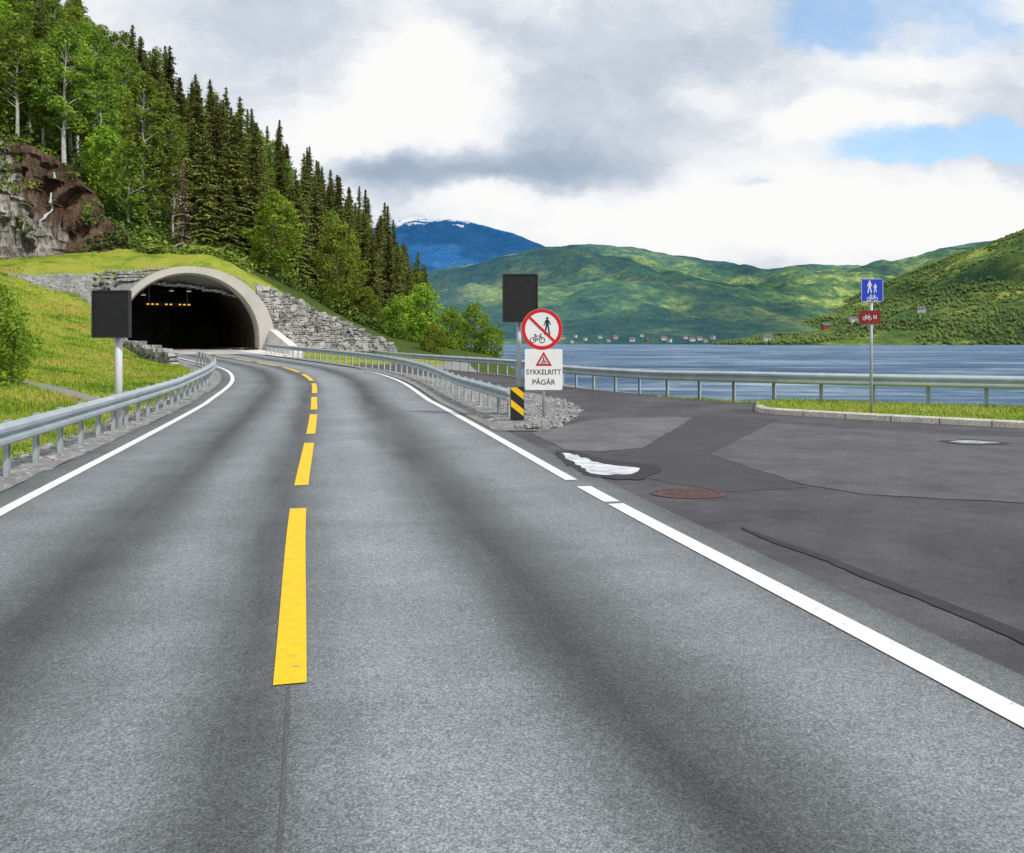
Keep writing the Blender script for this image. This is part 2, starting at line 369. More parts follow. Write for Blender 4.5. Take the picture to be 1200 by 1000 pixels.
# ---------------------------------------------------------------- far hills
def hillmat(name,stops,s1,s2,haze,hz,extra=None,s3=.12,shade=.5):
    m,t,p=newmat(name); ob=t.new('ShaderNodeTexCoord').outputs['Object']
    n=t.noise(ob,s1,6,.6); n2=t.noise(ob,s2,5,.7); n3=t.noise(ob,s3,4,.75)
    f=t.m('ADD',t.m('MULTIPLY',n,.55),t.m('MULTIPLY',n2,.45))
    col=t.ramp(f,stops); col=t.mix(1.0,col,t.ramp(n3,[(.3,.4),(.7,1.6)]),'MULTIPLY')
    cs=t.noise(ob,s1*.6,3,.5); col=t.mix(1.0,col,t.ramp(cs,[(.46,shade),(.54,1.2)]),'MULTIPLY')  # broad cloud shadows and brighter patches between them, painted into the hill colour
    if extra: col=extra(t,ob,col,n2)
    col=t.mix(hz,col,haze)  # aerial haze baked into the base colour
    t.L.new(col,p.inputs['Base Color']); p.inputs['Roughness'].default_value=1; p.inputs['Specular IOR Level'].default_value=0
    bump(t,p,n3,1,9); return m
def snow(t,ob,col,n2):
    s=t.new('ShaderNodeSeparateXYZ'); t.L.new(ob,s.inputs[0])
    k=t.maprange(t.m('ADD',s.outputs[2],t.m('MULTIPLY',t.noise(ob,.0045,6,.8),900)),1660,1695,0,1)
    return t.mix(k,col,(1,1,1))
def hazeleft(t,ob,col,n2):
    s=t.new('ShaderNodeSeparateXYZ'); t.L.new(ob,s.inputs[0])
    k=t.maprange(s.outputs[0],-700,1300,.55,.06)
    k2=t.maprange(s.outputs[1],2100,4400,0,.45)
    return t.mix(t.m('MAXIMUM',k,k2),col,(.05,.14,.22))  # painted blue haze, stronger to the left and with distance
MA=hillmat('mountain_blue',[(.36,(.010,.055,.16)),(.5,(.025,.095,.22)),(.64,(.055,.145,.27))],.0015,.012,(.025,.13,.33),.4,snow,.03)  # blue of distance baked into the mountain's colour stops
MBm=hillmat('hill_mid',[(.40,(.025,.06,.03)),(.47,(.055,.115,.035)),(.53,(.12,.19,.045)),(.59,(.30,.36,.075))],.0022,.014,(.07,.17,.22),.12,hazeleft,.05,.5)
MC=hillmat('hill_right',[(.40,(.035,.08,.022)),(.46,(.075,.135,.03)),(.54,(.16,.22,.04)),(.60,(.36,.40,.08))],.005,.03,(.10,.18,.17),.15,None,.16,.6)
Mfar=leafmat('distant_tree_mass',(.045,.09,.028),(.085,.145,.036),(.15,.205,.05),.0,.008,0)
def fz(D0,D1,prof,amp,fs,zb=-7):
    xs=[p[0] for p in prof]; ys=[p[1] for p in prof]
    def h(px,t):
        D=D0+(D1-D0)*t; X=(px-600)/F*D; zrg=H+(HZ-np.interp(px,xs,ys))/F*D1
        tt=min(t,1); z=zb+(max(zrg,zb)-zb)*(tt**.95)
        env=min(1,3*tt)*(1 if t<.8 else max(0,1-(t-.8)*4)) 
        kk=np.clip((zrg-zb)/150,0,1)
        z+=mn.fractal(Vector((X*fs,D*fs,0)),.9,2,5)*amp*env*kk+mn.noise(Vector((X*fs*14,D*fs*14,4)))*amp*.05*kk
        if t>1: z-=(t-1)*(zrg)*2.5
        return X,D,max(z,zb if t<.02 else -3.2 if t<.3 else zb) if kk>.3 else z
    return h
def hill(name,h,p0,p1,nc,nr,mat,label):
    v=[];f=[]
    for j in range(nr+3):
        t=j/nr
        for i in range(nc): v.append(h(p0+(p1-p0)*i/(nc-1),t))
    for j in range(nr+2):
        for i in range(nc-1): a=j*nc+i; f.append((a,a+1,a+nc+1,a+nc))
    return tag(mesh(name,v,f,mat,smooth=True),label,'hill',kind='structure')
hA=fz(5000,9000,[(-200,300),(300,285),(420,268),(470,257),(485,255),(500,258),(520,256),(540,258),(560,264),(600,272),(640,289),(700,308),(800,340),(1000,360),(1700,370)],150,.0009)
hB=fz(1480,4500,[(-200,330),(400,335),(470,326),(560,310),(600,299),(640,291),(690,290),(740,293),(790,303),(850,308),(900,315),(960,313),(1010,313),(1060,306),(1100,292),(1150,287),(1200,283),(1400,275),(1800,260)],85,.0017)
hC=fz(1250,2600,[(-200,410),(700,410),(810,407),(840,398),(870,388),(900,379),(950,368),(1000,350),(1040,332),(1080,314),(1120,298),(1160,285),(1200,268),(1300,245),(1500,220),(1800,200)],35,.004)
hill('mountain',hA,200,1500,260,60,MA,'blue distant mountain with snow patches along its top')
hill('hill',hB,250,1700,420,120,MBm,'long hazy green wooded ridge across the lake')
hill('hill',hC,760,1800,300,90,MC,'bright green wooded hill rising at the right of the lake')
def cones(n,h,pr,size,tmin,tmax,clear=.12,pw=.8):
    v=[];f=[]
    for _ in range(n):
        px=random.uniform(*pr); t=tmin+(tmax-tmin)*random.random()**pw
        x,y,z=h(px,t)
        if z<-5: continue
        if mn.noise(Vector((x*.006,y*.006,1)))>clear and t<.85: continue
        s=size*random.uniform(.6,1.3); w=s*random.uniform(.4,.6); b=len(v); ph=random.random()*6
        for k in range(5):
            a=ph+k*2*PI/5; v.append((x+math.cos(a)*w,y+math.sin(a)*w,z+s*.35*random.uniform(.6,1.3)))
        v.append((x,y,z-2)); v.append((x+random.uniform(-.2,.2)*w,y,z+s))
        for k in range(5): f.append((b+k,b+(k+1)%5,b+6)); f.append((b+(k+1)%5,b+k,b+5))
    return v,f
v,f=cones(16000,hC,(825,1330),6.0,.0,1.0)
tag(mesh('distant_wood',v,f,Mfar,smooth=True),'dense green wood covering the right hill across the lake','wood',kind='stuff')
# village
Mhw=pm('house_white',(.5,.5,.49),(.6,.6,.58),.2,.7,bs=0); Mhr=pm('barn_red',(.24,.05,.04),(.30,.07,.05),.2,.7,bs=0); Mhy=pm('house_ochre',(.40,.32,.2),(.45,.37,.24),.2,.7,bs=0)
Mroof=pm('roof_grey',(.10,.10,.11),(.16,.15,.15),.2,.8,bs=0); Mglass=pm('window_dark',(.03,.04,.05),(.05,.06,.07),.2,.2,bs=0)
def house(wm):
    b=MB(); w,d,hh,r=7,5,5.5,9
    b.v=[(-w,-d,-6),(w,-d,-6),(w,d,-6),(-w,d,-6),(-w,-d,hh),(w,-d,hh),(w,d,hh),(-w,d,hh),(-w,0,r),(w,0,r)]
    b.f=[(0,1,5,4),(2,3,7,6),(1,2,6,9,5),(3,0,4,8,7)]
    e=empty('village_house',(0,0,0),'x','house')
    b.build('wall',wm,e)
    q=MB(); q.add([(-w-.6,-d-.9,hh-.5),(w+.6,-d-.9,hh-.5),(w+.6,0,r+.3),(-w-.6,0,r+.3)],[(0,1,2,3)]); q.add([(-w-.6,d+.9,hh-.5),(w+.6,d+.9,hh-.5),(w+.6,0,r+.3),(-w-.6,0,r+.3)],[(3,2,1,0)])
    q.build('roof',Mroof,e)
    for x in(-4,0,4):
        k=MB(); k.box((x,-d-.05,3),(1.5,.1,1.6)); k.build('window',Mglass,e)
    return e
protos={'white':house(Mhw),'red':house(Mhr),'ochre':house(Mhy)}; used=set()
vill=[(652,.012,'white'),(659,.018,'ochre'),(670,.011,'white'),(674,.022,'white'),(686,.013,'white'),(703,.018,'white'),(713,.012,'white'),(721,.020,'ochre'),(741,.012,'white'),(752,.024,'white'),(758,.012,'red'),(778,.016,'white'),(784,.012,'white'),(803,.022,'white'),(811,.012,'white'),(820,.018,'white'),(826,.012,'ochre'),(835,.024,'white')]
for px,t,c_ in vill:
    x,y,z=hB(px,t); r=protos[c_]; lab=f'small {c_} house in the village on the far lake shore'; g=f'{c_} village houses on the far shore'
    if c_=='red': lab,g='only dark red house in the village on the far lake shore',None
    loc=(x,y,max(z,-3.5)+.6); rz=random.uniform(-.9,.9); k=random.uniform(.45,.7)
    if c_ in used: dup(r,loc,rz,(k,k,k),lab,g)
    else:
        r.location=loc; r.rotation_euler[2]=rz; r.scale=(k,k,k); r['label']=lab; used.add(c_)
        if g: r['group']=g
for px,t,c_,lab in((968,.22,'red','red barn on the meadow of the right hill'),(900,.10,'white','white farmhouse low on the right hill, nearest the village'),(1000,.35,'white','white farmhouse higher on the right hill beside the blue sign'),(1080,.30,'white','white farmhouse on the right hill, farthest right')):
    x,y,z=hC(px,t); e=dup(protos[c_],(x,y,z+2.5),random.uniform(-.4,.4),(1,1,1),lab,None)
    if 'group' in e: del e['group']
# ---------------------------------------------------------------- road sheets
def sweep(name,s0,s1,o0,o1,nc,mat,dz,step=.5,parent=None,kind=None):
    S=np.arange(s0,s1+1e-6,step) if s1-s0>step else np.array([s0,s1])
    if S[-1]<s1-1e-3: S=np.r_[S,s1]
    v=[];uv=[];f=[]
    for s in S:
        for j in range(nc+1):
            o=o0+(o1-o0)*j/nc; x,y,z=cpos(s,o); zc=zr(np.interp(s,CS,CL[:,1])); v.append((x,y,float(zc)+dz)); uv.append((o,s))
    n=nc+1
    for i in range(len(S)-1):
        for j in range(nc): a=i*n+j; f.append((a,a+1,a+n+1,a+n))
    ob=mesh(name,v,f,mat,parent)
    ul=ob.data.uv_layers.new(name='UVMap')
    for l in ob.data.loops: ul.data[l.index].uv=uv[l.vertex_index]
    return ob
SEND=CS[-1]-1
road=sweep('road',0,SEND,-3.5,3.85,8,Mroad,.008); tag(road,'grey two lane asphalt road curving left into the tunnel','road',kind='structure')
sweep('concrete_paving',SPORT-8.5,SPORT+1.5,-3.5,3.85,4,Mcroad,.0115,.5,road)
s=sY(4.44); k=0
sweep('pavement_joint',0,s-.02,.02,.036,1,Mpatch,.0115,.3,road)
while s<SEND-6:
    L=4.8 if k==0 else 4.5
    d=sweep('centre_line_dash',s,s+L,-.05,.12,1,Mpy,.0155,.5,road); s+=L+1.5; k+=1
sweep('edge_line',0,SEND,-3.07,-2.92,1,Mpw,.0155,.5,road)
sweep('edge_line',0,sY(8.60),3.34,3.52,1,Mpw,.0155,.5,road)
sweep('edge_line',sY(8.72),sY(9.75),3.34,3.52,1,Mpw,.0155,.2,road)
sweep('edge_line',sY(10.25),SEND,3.34,3.50,1,Mpw,.0155,.5,road)
RAIL=np.array([(60,2),(40,10),(25,16.6),(16,20.2),(13,21.6),(10.4,22.8),(7.6,24.5),(5.85,26.6),(4.06,29.2),(2,33.5),(0,42),(-5.5,54.7),(-9.5,66),(-13,78)],float)
RL,RS=catmull(RAIL,.5)
def railX(Y): 
    k=np.argsort(RL[:,1]); return float(np.interp(Y,RL[k,1],RL[k,0]))
def sideL(Y): return float(np.interp(Y,[17.3,18,20,22,26,30,35,42,55,66,80],[.75,.95,1.4,1.75,1.5,.2,-2,-4.6,-10,-13.5,-17]))
v=[];f=[]; rows=np.r_[np.arange(-8,17.3,.5),17.31,np.arange(17.8,79,.5)]; nc=10
for Y in rows:
    xl=float(np.interp(Y,CL[:,1],CL[:,0]))+3.2 if Y<17.305 else sideL(Y); xr=(60 if Y<2 else railX(Y))-(.5 if Y<28 else -.1)
    for j in range(nc+1): v.append((xl+(xr-xl)*j/nc,Y,float(zs(Y))+.001))
n=nc+1
for i in range(len(rows)-1):
    for j in range(nc): a=i*n+j; f.append((a,a+1,a+n+1,a+n))
tag(mesh('side_road',v,f,Mside),'dark asphalt side road and junction apron beside the main road','road',kind='structure')
# gore gravel
v=[];f=[]; rows=np.arange(17.0,62,.5); nc=8
for Y in rows:
    xl=float(np.interp(Y,CL[:,1],CL[:,0]))+3.7; xr=sideL(max(Y,17.3))+.05*math.sin(Y*5)
    xr=max(xr,xl+.3)
    for j in range(nc+1):
        q=j/nc; x=xl+(xr-xl)*q; z=float(zr(Y))*(1-q)+float(zs(Y))*q+.02+.07*math.sin(q*PI)*(1 if Y>17.4 else 0); v.append((x,Y,z))
n=nc+1
for i in range(len(rows)-1):
    for j in range(nc): a=i*n+j; f.append((a,a+1,a+n+1,a+n))
tag(mesh('gravel_verge',v,f,Mgravel,smooth=True),'grey gravel wedge between the main road and the side road','gravel',kind='structure')
g=sweep('gravel_verge',0,sY(64),-4.35,-3.42,4,Mgravel,-.002); 
for i,vv in enumerate(g.data.vertices): vv.co.z+= random.uniform(0,.03)-(.05 if i%5==0 else 0)+(.008 if i%5!=4 else 0)
tag(g,'grey gravel verge under the left guardrail','gravel',kind='structure')
from mathutils.geometry import tessellate_polygon
def gp(px,py,z=0): Y=F*(H-z)/(py-HZ); return ((px-600)/F*Y,Y)
def sheet(name,pix,mat,z,jit=.02,kind='structure',label=None,cat='asphalt'):
    P=[gp(*q) for q in pix]; out=[]
    for i in range(len(P)):
        a,b=P[i],P[(i+1)%len(P)]; L=math.dist(a,b); m=max(1,int(L/.10))
        for k in range(m):
            t=k/m; x=a[0]+(b[0]-a[0])*t; y=a[1]+(b[1]-a[1])*t; q=jit*1.6
            out.append((x+mn.noise(Vector((x*2.5,y*2.5,0)))*q+random.uniform(-jit,jit),y+mn.noise(Vector((x*2.5,y*2.5,9)))*q+random.uniform(-jit,jit),z))
    tri=tessellate_polygon([[Vector(p) for p in out]])
    o=mesh(name,out,[tuple(t) for t in tri],mat); tag(o,label,cat,kind=kind); return o
sheet('asphalt_patch',[(800,487),(915,491),(850,533),(948,572),(850,577),(690,550),(740,520)],Mpatch2,.0042,label='dark fresh asphalt strip running diagonally to the puddle')
sheet('asphalt_patch',[(622,508),(700,491),(812,489),(800,498),(752,526),(700,530),(664,528)],Mpatchb,.0075,label='paler grey asphalt patch behind the puddle, near the signs')
sheet('asphalt_patch',[(905,496),(990,503),(1200,514),(1500,545),(1500,610),(1200,590),(1010,580),(940,568),(832,533)],Mpatch,.0075,label='wide pale grey asphalt patch in front of the kerb')
seam=[(868,619),(905,634),(960,653),(1010,673),(1080,700),(1140,724),(1250,770)]
ws=[3,5,6,8,9,12,15]
sheet('tar_seam',[(x,y-w/2) for (x,y),w in zip(seam,ws)]+[(x,y+w/2) for (x,y),w in list(zip(seam,ws))[::-1]],Mseam,.0082,jit=.011,label='rough black tar seam across the apron',cat='seam')
# puddles
mp_,t_,p_=newmat('puddle_water'); p_.inputs['Roughness'].default_value=.02; p_.inputs['Metallic'].default_value=.9
ob_=t_.new('ShaderNodeTexCoord').outputs['Object']; t_.L.new(t_.ramp(t_.noise(ob_,2.5,5,.7),[(.36,(.16,.19,.24)),(.5,(.62,.70,.82)),(.6,(.86,.91,.97))]),p_.inputs['Base Color'])
Mpud2=pm('puddle_sky_tint',(.10,.13,.17),(.42,.50,.60),6,.2,0,bs=0)  # bluish white sky reflection painted as base colour
Mwet=patchmat('wet_asphalt',(.014,.013,.018),(.03,.028,.034))
def blob(pix,z,name,mat,label,cat,kind='structure',am=.14):
    P=[gp(*q) for q in pix]+[gp(*pix[0])]; C2,_=catmull(P,.05); out=[(x+mn.noise(Vector((x*5,y*5,1)))*am*.5+random.uniform(-.006,.006),y+mn.noise(Vector((x*5,y*5,7)))*am,z) for x,y in C2[:-1]]
    tri=tessellate_polygon([[Vector(p) for p in out]]); return tag(mesh(name,out,[tuple(t) for t in tri],mat),label,cat,kind=kind)
blob([(652,529),(680,531),(710,539),(758,545),(775,551),(752,562),(720,562),(690,559),(670,549),(656,539)],.0115,'wet_patch',Mwet,'dark wet rim around the larger puddle','wet asphalt')
blob([(658,532),(674,534),(690,540),(712,546),(748,549.5),(741,556),(722,557),(694,556),(681,548),(666,540)],.0155,'puddle',mp_,'larger shallow puddle reflecting the sky near the road edge','puddle')
blob([(1098,517.5),(1135,515.5),(1172,518.5),(1184,520.5),(1160,522.5),(1120,521.5)],.0115,'wet_patch',Mwet,'dark wet rim around the small puddle before the kerb','wet asphalt',am=.05)
blob([(1112,518.3),(1135,517),(1160,518.8),(1172,520),(1155,520.9),(1127,520.3)],.0155,'puddle',Mpud2,'small puddle on the pale asphalt before the kerb','puddle',am=.04)
Mrust=pm('rusty_iron',(.05,.042,.042),(.15,.075,.06),7,.8,.0,fine=30)
cx,cy=gp(806,579)
e=empty('manhole_cover',(cx,cy,.008),'rusty brown drain cover set in the dark apron','manhole cover')
b=MB(); n=28
ring=[(math.cos(2*PI*i/n),math.sin(2*PI*i/n)) for i in range(n)]
b.v=[(x*.38,y*.28,.003) for x,y in ring]+[(x*.44,y*.33,.003) for x,y in ring]+[(x*.44,y*.33,-.004) for x,y in ring]
b.f=[(i,(i+1)%n,n+(i+1)%n,n+i) for i in range(n)]+[(n+i,n+(i+1)%n,2*n+(i+1)%n,2*n+i) for i in range(n)]; b.build('frame',Mrust,e)
b=MB(); b.add([(x*.37,y*.27,.0015) for x,y in ring],[tuple(range(n))])
for i in range(-2,3): 
    w=.30*math.sqrt(max(0,1-(i*.09/.27)**2)); b.box((0,i*.09,.003),(2*w,.03,.006))
b.build('lid',Mrust,e)
# island with kerb
KB=[(6.35,22.2),(6.3,21.3),(7.2,20.3),(8.9,18.9),(10.6,17.6),(13,15.8),(16,13.6),(22,9.8),(32,5),(50,-2)]
KC,KS=catmull(KB,.25)
ow=[(x,y) for x,y in KC]
back=[(50,6.5),(40,11),(25,17.6),(16,21.2),(13,22.4),(10.4,23.6),(8.2,25.1),(7.0,24.4)]
poly=[Vector((x,y,.10)) for x,y in ow]+[Vector((x,y,.10)) for x,y in back]
Mgr=pm('island_turf',(.15,.22,.02),(.30,.36,.04),2.5,.95,fine=25,bs=.5)
tag(mesh('grass_island',poly,[tuple(t) for t in tessellate_polygon([poly])],Mgr),'raised grass strip between the kerb and the lakeside guardrail','verge',kind='structure')
kb=MB(); Tk=np.gradient(KC,axis=0); Tk/=np.linalg.norm(Tk,axis=1)[:,None]
for i in range(0,len(KC)-4,4):
    q=[KC[i+k] for k in range(5)]; tt=[Tk[i+k] for k in range(5)]
    vs=[];fs=[]
    for k in range(5):
        p=q[k]+tt[k]*(.012 if k==0 else(-.012 if k==4 else 0)); nn=np.array([tt[k][1],-tt[k][0]])
        if nn[1]>0 and i>8: nn=-nn
        vs+=[(p[0]-nn[0]*.2,p[1]-nn[1]*.2,.06),(p[0]-nn[0]*.2,p[1]-nn[1]*.2,.14),(p[0],p[1],.14),(p[0]+nn[0]*.03,p[1]+nn[1]*.03,.115),(p[0]+nn[0]*.04,p[1]+nn[1]*.04,-.02)]
    for k in range(4):
        for j in range(4): a=k*5+j; fs.append((a,a+1,a+6,a+5))
    fs+=[(0,1,2,3,4),(24,23,22,21,20)]; kb.add(vs,fs)
tag(kb.build('kerb',Mkerb),'pale stone kerb edging the grass strip','kerb',kind='structure')
# ---------------------------------------------------------------- guardrails
PROF=[(0,.45),(.02,.46),(.085,.50),(.085,.54),(.01,.585),(.01,.605),(.085,.65),(.085,.69),(.02,.73),(0,.745)]
def guardrail(P,z,N,label,sp=1.7,hs=1.0):
    o0=(P[0][0],P[0][1],float(z[0])); e=empty('guardrail',o0,label,'guardrail')
    v=[];f=[];m=len(PROF)
    for i in range(len(P)):
        for (u,h) in PROF:
            v.append((P[i][0]+N[i][0]*u-o0[0],P[i][1]+N[i][1]*u-o0[1],z[i]+h*hs-o0[2]))
    for i in range(len(P)-1):
        for j in range(m-1): a=i*m+j; f.append((a,a+1,a+m+1,a+m))
    b=mesh('beam',v,f,Mgalv,e,False); sm=b.modifiers.new('Solid','SOLIDIFY'); sm.thickness=.006
    d=np.r_[0,np.cumsum(np.hypot(*np.diff(np.asarray(P),axis=0).T))]
    q=MB(); q.box((0,.06,.28*hs),(.09,.006,.95*hs)); q.box((-.045,.03,.28*hs),(.006,.06,.95*hs)); q.box((.045,.03,.28*hs),(.006,.06,.95*hs)); q.box((0,-.0,.60*hs),(.11,.09,.22))
    post=None; L=0.5
    while L<d[-1]-.2:
        x=np.interp(L,d,[p[0] for p in P]); y=np.interp(L,d,[p[1] for p in P]); zz=np.interp(L,d,z); nx=np.interp(L,d,[p[0] for p in N]); ny=np.interp(L,d,[p[1] for p in N])
        if post is None: post=q.build('post',Mpost,e); pp=post
        else: pp=post.copy(); COL.objects.link(pp); pp.parent=e
        pp.location=(x-nx*.05-o0[0],y-ny*.05-o0[1],zz-o0[2]); pp.rotation_euler=(0,0,math.atan2(-nx,ny)+PI); L+=sp
    return e
def side_rail(s0,s1,off,label,sp):
    S=np.arange(s0,s1,.5); P=[];Z=[];N=[]
    for s_ in S:
        x,y,z=cpos(s_,off); nx=np.interp(s_,CS,NR[:,0]); ny=np.interp(s_,CS,NR[:,1]); sg=-1 if off>0 else 1
        P.append((float(x),float(y)));Z.append(float(zr(np.interp(s_,CS,CL[:,1]))));N.append((nx*sg,ny*sg))
    return guardrail(P,Z,N,label,sp)
side_rail(sY(5),sY(47.5),-3.72,'steel guardrail along the left edge of the road, below the grassy bank',1.15)
side_rail(sY(17.9),sY(63),4.3,'steel guardrail on the right of the road running from the signs to the tunnel',1.2)
P=[tuple(p) for p in RL]; Tn=np.gradient(RL,axis=0); Tn/=np.linalg.norm(Tn,axis=1)[:,None]
Nn=[(-t[1],t[0]) for t in Tn]
Nn=[(n_[0],n_[1]) if n_[1]<0 or n_[0]<0 and n_[1]<.5 else (-n_[0],-n_[1]) for n_ in Nn]
Zl=[float(zs(p[1]))+(.08 if p[1]<25 else max(0,.08*(1-(p[1]-25)/3))) for p in RL]
guardrail(P,Zl,Nn,'long steel guardrail along the lake shore',sp=1.35,hs=1.12)
# ---------------------------------------------------------------- tunnel
def prof(th=None,n=48):
    pts=[(math.cos(PI*i/n),math.sin(PI*i/n),PI*i/n) for i in range(n+1)]
    out=[]
    RI=5.25
    for cx_,sz,a in pts:
        r=RI+(0 if th is None else th(a)); out.append((r*cx_,.95+r*sz*(.99)))
    if th is None: out=[(RI,-.3)]+out+[(-RI,-.3)]
    else: out=[(RI+th(0)*1.25,-.3)]+out+[(-RI-th(PI)*1.1,-.3)]
    return out
BZ=1.1
thick=lambda a: .62+.72*max(0,math.cos(a))**1.6
inner=prof(); outer=prof(thick)
port=empty('tunnel_portal',(P0[0],P0[1],BZ),'pale concrete arch of the road tunnel mouth','tunnel portal')
def W3(lat,al,z): x,y,_=loc2w(lat,al,0); return (x-P0[0],y-P0[1],z)
b=MB(); n=len(inner); vs=[]
flare=[(x*1.02,z+.08 if z>0 else z) for x,z in inner]
for pr_,al in((flare,-.6),(outer,-.6),(outer,1.2),(inner,1.2),(inner,-.2)):
    vs+=[W3(x,al+(.0 if z<0 else .10*z),z) for x,z in pr_]
fs=[]
for k in range(4):
    for i in range(n-1): a=k*n+i; fs.append((a,a+1,a+n+1,a+n))
for i in range(n-1): fs.append((4*n+i,4*n+i+1,i+1,i))
b.add(vs,fs); b.build('arch',Mconc,port)
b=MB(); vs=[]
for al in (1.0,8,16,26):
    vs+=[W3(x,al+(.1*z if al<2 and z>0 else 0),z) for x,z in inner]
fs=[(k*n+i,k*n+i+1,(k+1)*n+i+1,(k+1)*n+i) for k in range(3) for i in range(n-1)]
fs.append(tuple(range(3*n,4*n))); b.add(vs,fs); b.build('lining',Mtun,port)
b=MB()
for sg in(-1,1):
    vs=[];
    for al in(-.3,26):
        for x,z in((4.1,-.1),(4.1,.12),(5.25,.12)): vs.append(W3(sg*x,al,z))
    b.add(vs,[(0,1,4,3),(1,2,5,4)])
b.build('walkway',Mconc,port)
b=MB(); vs=[];fs=[]
S=np.arange(SPORT-14,SPORT+.1,.5)
for i,s_ in enumerate(S):
    t=i/(len(S)-1); o=4.75+1.5*t; h=.25+1.55*t**.8
    x,y,z=cpos(s_,o); x2,y2,_=cpos(s_,o-.35); x3,y3,_=cpos(s_,o+.6); x0,y0,_=cpos(s_,3.55)
    vs+=[(x0,y0,z+.02),(x2,y2,z+.08),(x,y,z+h),(x3,y3,z+h),(x3,y3,z-.6)]
for i in range(len(S)-1):
    for j in range(4): a=i*5+j; fs.append((a,a+1,a+6,a+5))
fs.append((0,1,2,3,4)); b.add(vs,fs); tag(b.build('concrete_barrier',Mapron),'pale concrete barrier and apron leading to the right foot of the tunnel arch','barrier')
def emis(name,c_,s_):
    m,t,p=newmat(name); p.inputs['Base Color'].default_value=(*c_,1); p.inputs['Emission Color'].default_value=(*c_,1); p.inputs['Emission Strength'].default_value=s_; return m
Mamb=emis('amber_lamp',(1,.5,.03),1.1); Mlamp=emis('tunnel_lamp_glass',(1,.85,.6),.55)
sg=empty('tunnel_sign',loc2w(-.9,9,BZ+4.0),'dark board with a row of amber lights hanging inside the tunnel','sign',rz=math.atan2(Lr[1],Lr[0]))
b=MB(); b.box((0,0,0),(4.0,.15,.42)); bevel(b.build('board',Mblack,sg),.02)
for x in(-1.6,1.6): MB().cyl((x,.05,.2),(x,.05,1.6),.03).build('hanger',Mgalv,sg)
for i in range(10):
    if i in(3,6): continue
    b=MB(); x=-1.7+i*.38; b.box((x,-.09,0),(.2,.03,.11)); b.build('amber_light',Mamb,sg)
for k,(lat,al) in enumerate(((-3.2,5),(-1.0,5),(.4,5))):
    e=empty('tunnel_lamp',loc2w(lat,al,BZ+(4.6 if k==0 else 5.0)),['ceiling lamp inside the tunnel, leftmost of three','ceiling lamp inside the tunnel, middle of three','ceiling lamp inside the tunnel, rightmost of three'][k],'lamp','lamps under the tunnel ceiling',rz=math.atan2(Lr[1],Lr[0]))
    b=MB(); b.box((0,0,.05),(.4,.2,.08)); b.build('housing',Mpost,e); b=MB(); b.box((0,-.03,-.02),(.32,.16,.03)); b.build('lamp_glass',Mlamp,e)
    MB().cyl((0,0,.1),(0,0,.9 if k else .5),.02).build('hanger',Mgalv,e)
# mound over the tunnel
LT0=-7.0
def wtop(lat): return float(np.interp(lat,[-9.5,-6,5.2,8,11,17.2,18],[9,9,6.75,5.7,4.2,1.45,1.2]))
def ringtop(lat):
    if abs(lat)>=6.0: return -9
    return BZ+.95+math.sqrt(6.0**2-lat**2)*.94
mv=[];LAT=np.arange(LT0,17.6,.5); AL=np.arange(-.2,26.6,.8); wx=[];wy=[]
for al in AL:
    for lat in LAT: x,y,_=loc2w(lat,al,0); wx.append(x);wy.append(y)
wx=np.array(wx);wy=np.array(wy)
rb=rbf(wx,wy); rb=rb+rough(wx,wy,rb)+.05
dmm,zzm=roaddist(wx,wy); gg=ground(wx,wy); k=0
for al in AL:
    for lat in LAT:
        z=rb[k]
        if lat<-6.2: z=gg[k]+.04
        if lat>-5.8:
            ft=ringtop(lat)
            if lat>4.5: ft=max(wtop(lat),1.2) if lat>5.5 else max(wtop(lat),ringtop(lat))
            z=min(z,ft+.7*al); z=max(z,ft-.05) if al<2 else z
        if al<2.2 and -6.0<lat<5.6: z=max(ringtop(lat),2)-.16+.45*(al-.6)
        mv.append((wx[k],wy[k],z)); k+=1
n=len(LAT); f=[(i*n+j,i*n+j+1,(i+1)*n+j+1,(i+1)*n+j) for i in range(len(AL)-1) for j in range(n-1) if not (i==0 and LAT[j+1]>-5.7)]
mo=mesh('mound',mv,f,Mground,smooth=True); a=mo.data.color_attributes.new('zone','FLOAT_COLOR','POINT')
fzn=floorzone(wx,wy,600+wx/wy*F); zn=[]; k=0
for i,al in enumerate(AL):
    for lat in LAT: zn+=[float(fzn[k]),float((1-sstep(2.6,4.6,al+.5*math.sin(lat*2)))*(1 if lat<5 else .2)),0,1]; k+=1
a.data.foreach_set('color',zn); tag(mo,'grassy mound covering the tunnel roof','ground',kind='structure')
def moundz(lat,al):
    i=int(np.clip(round((al-AL[0])/.8),0,len(AL)-1)); j=int(np.clip(round((lat-LT0)/.5),0,n-1)); return mv[i*n+j][2]
def surfz(x,y):
    lat=(x-P0[0])*Lr[0]+(y-P0[1])*Lr[1]; al=(x-P0[0])*A[0]+(y-P0[1])*A[1]
    if .4<al<26.4 and LT0<lat<17.4: return moundz(lat,al)
    return gz(x,y)
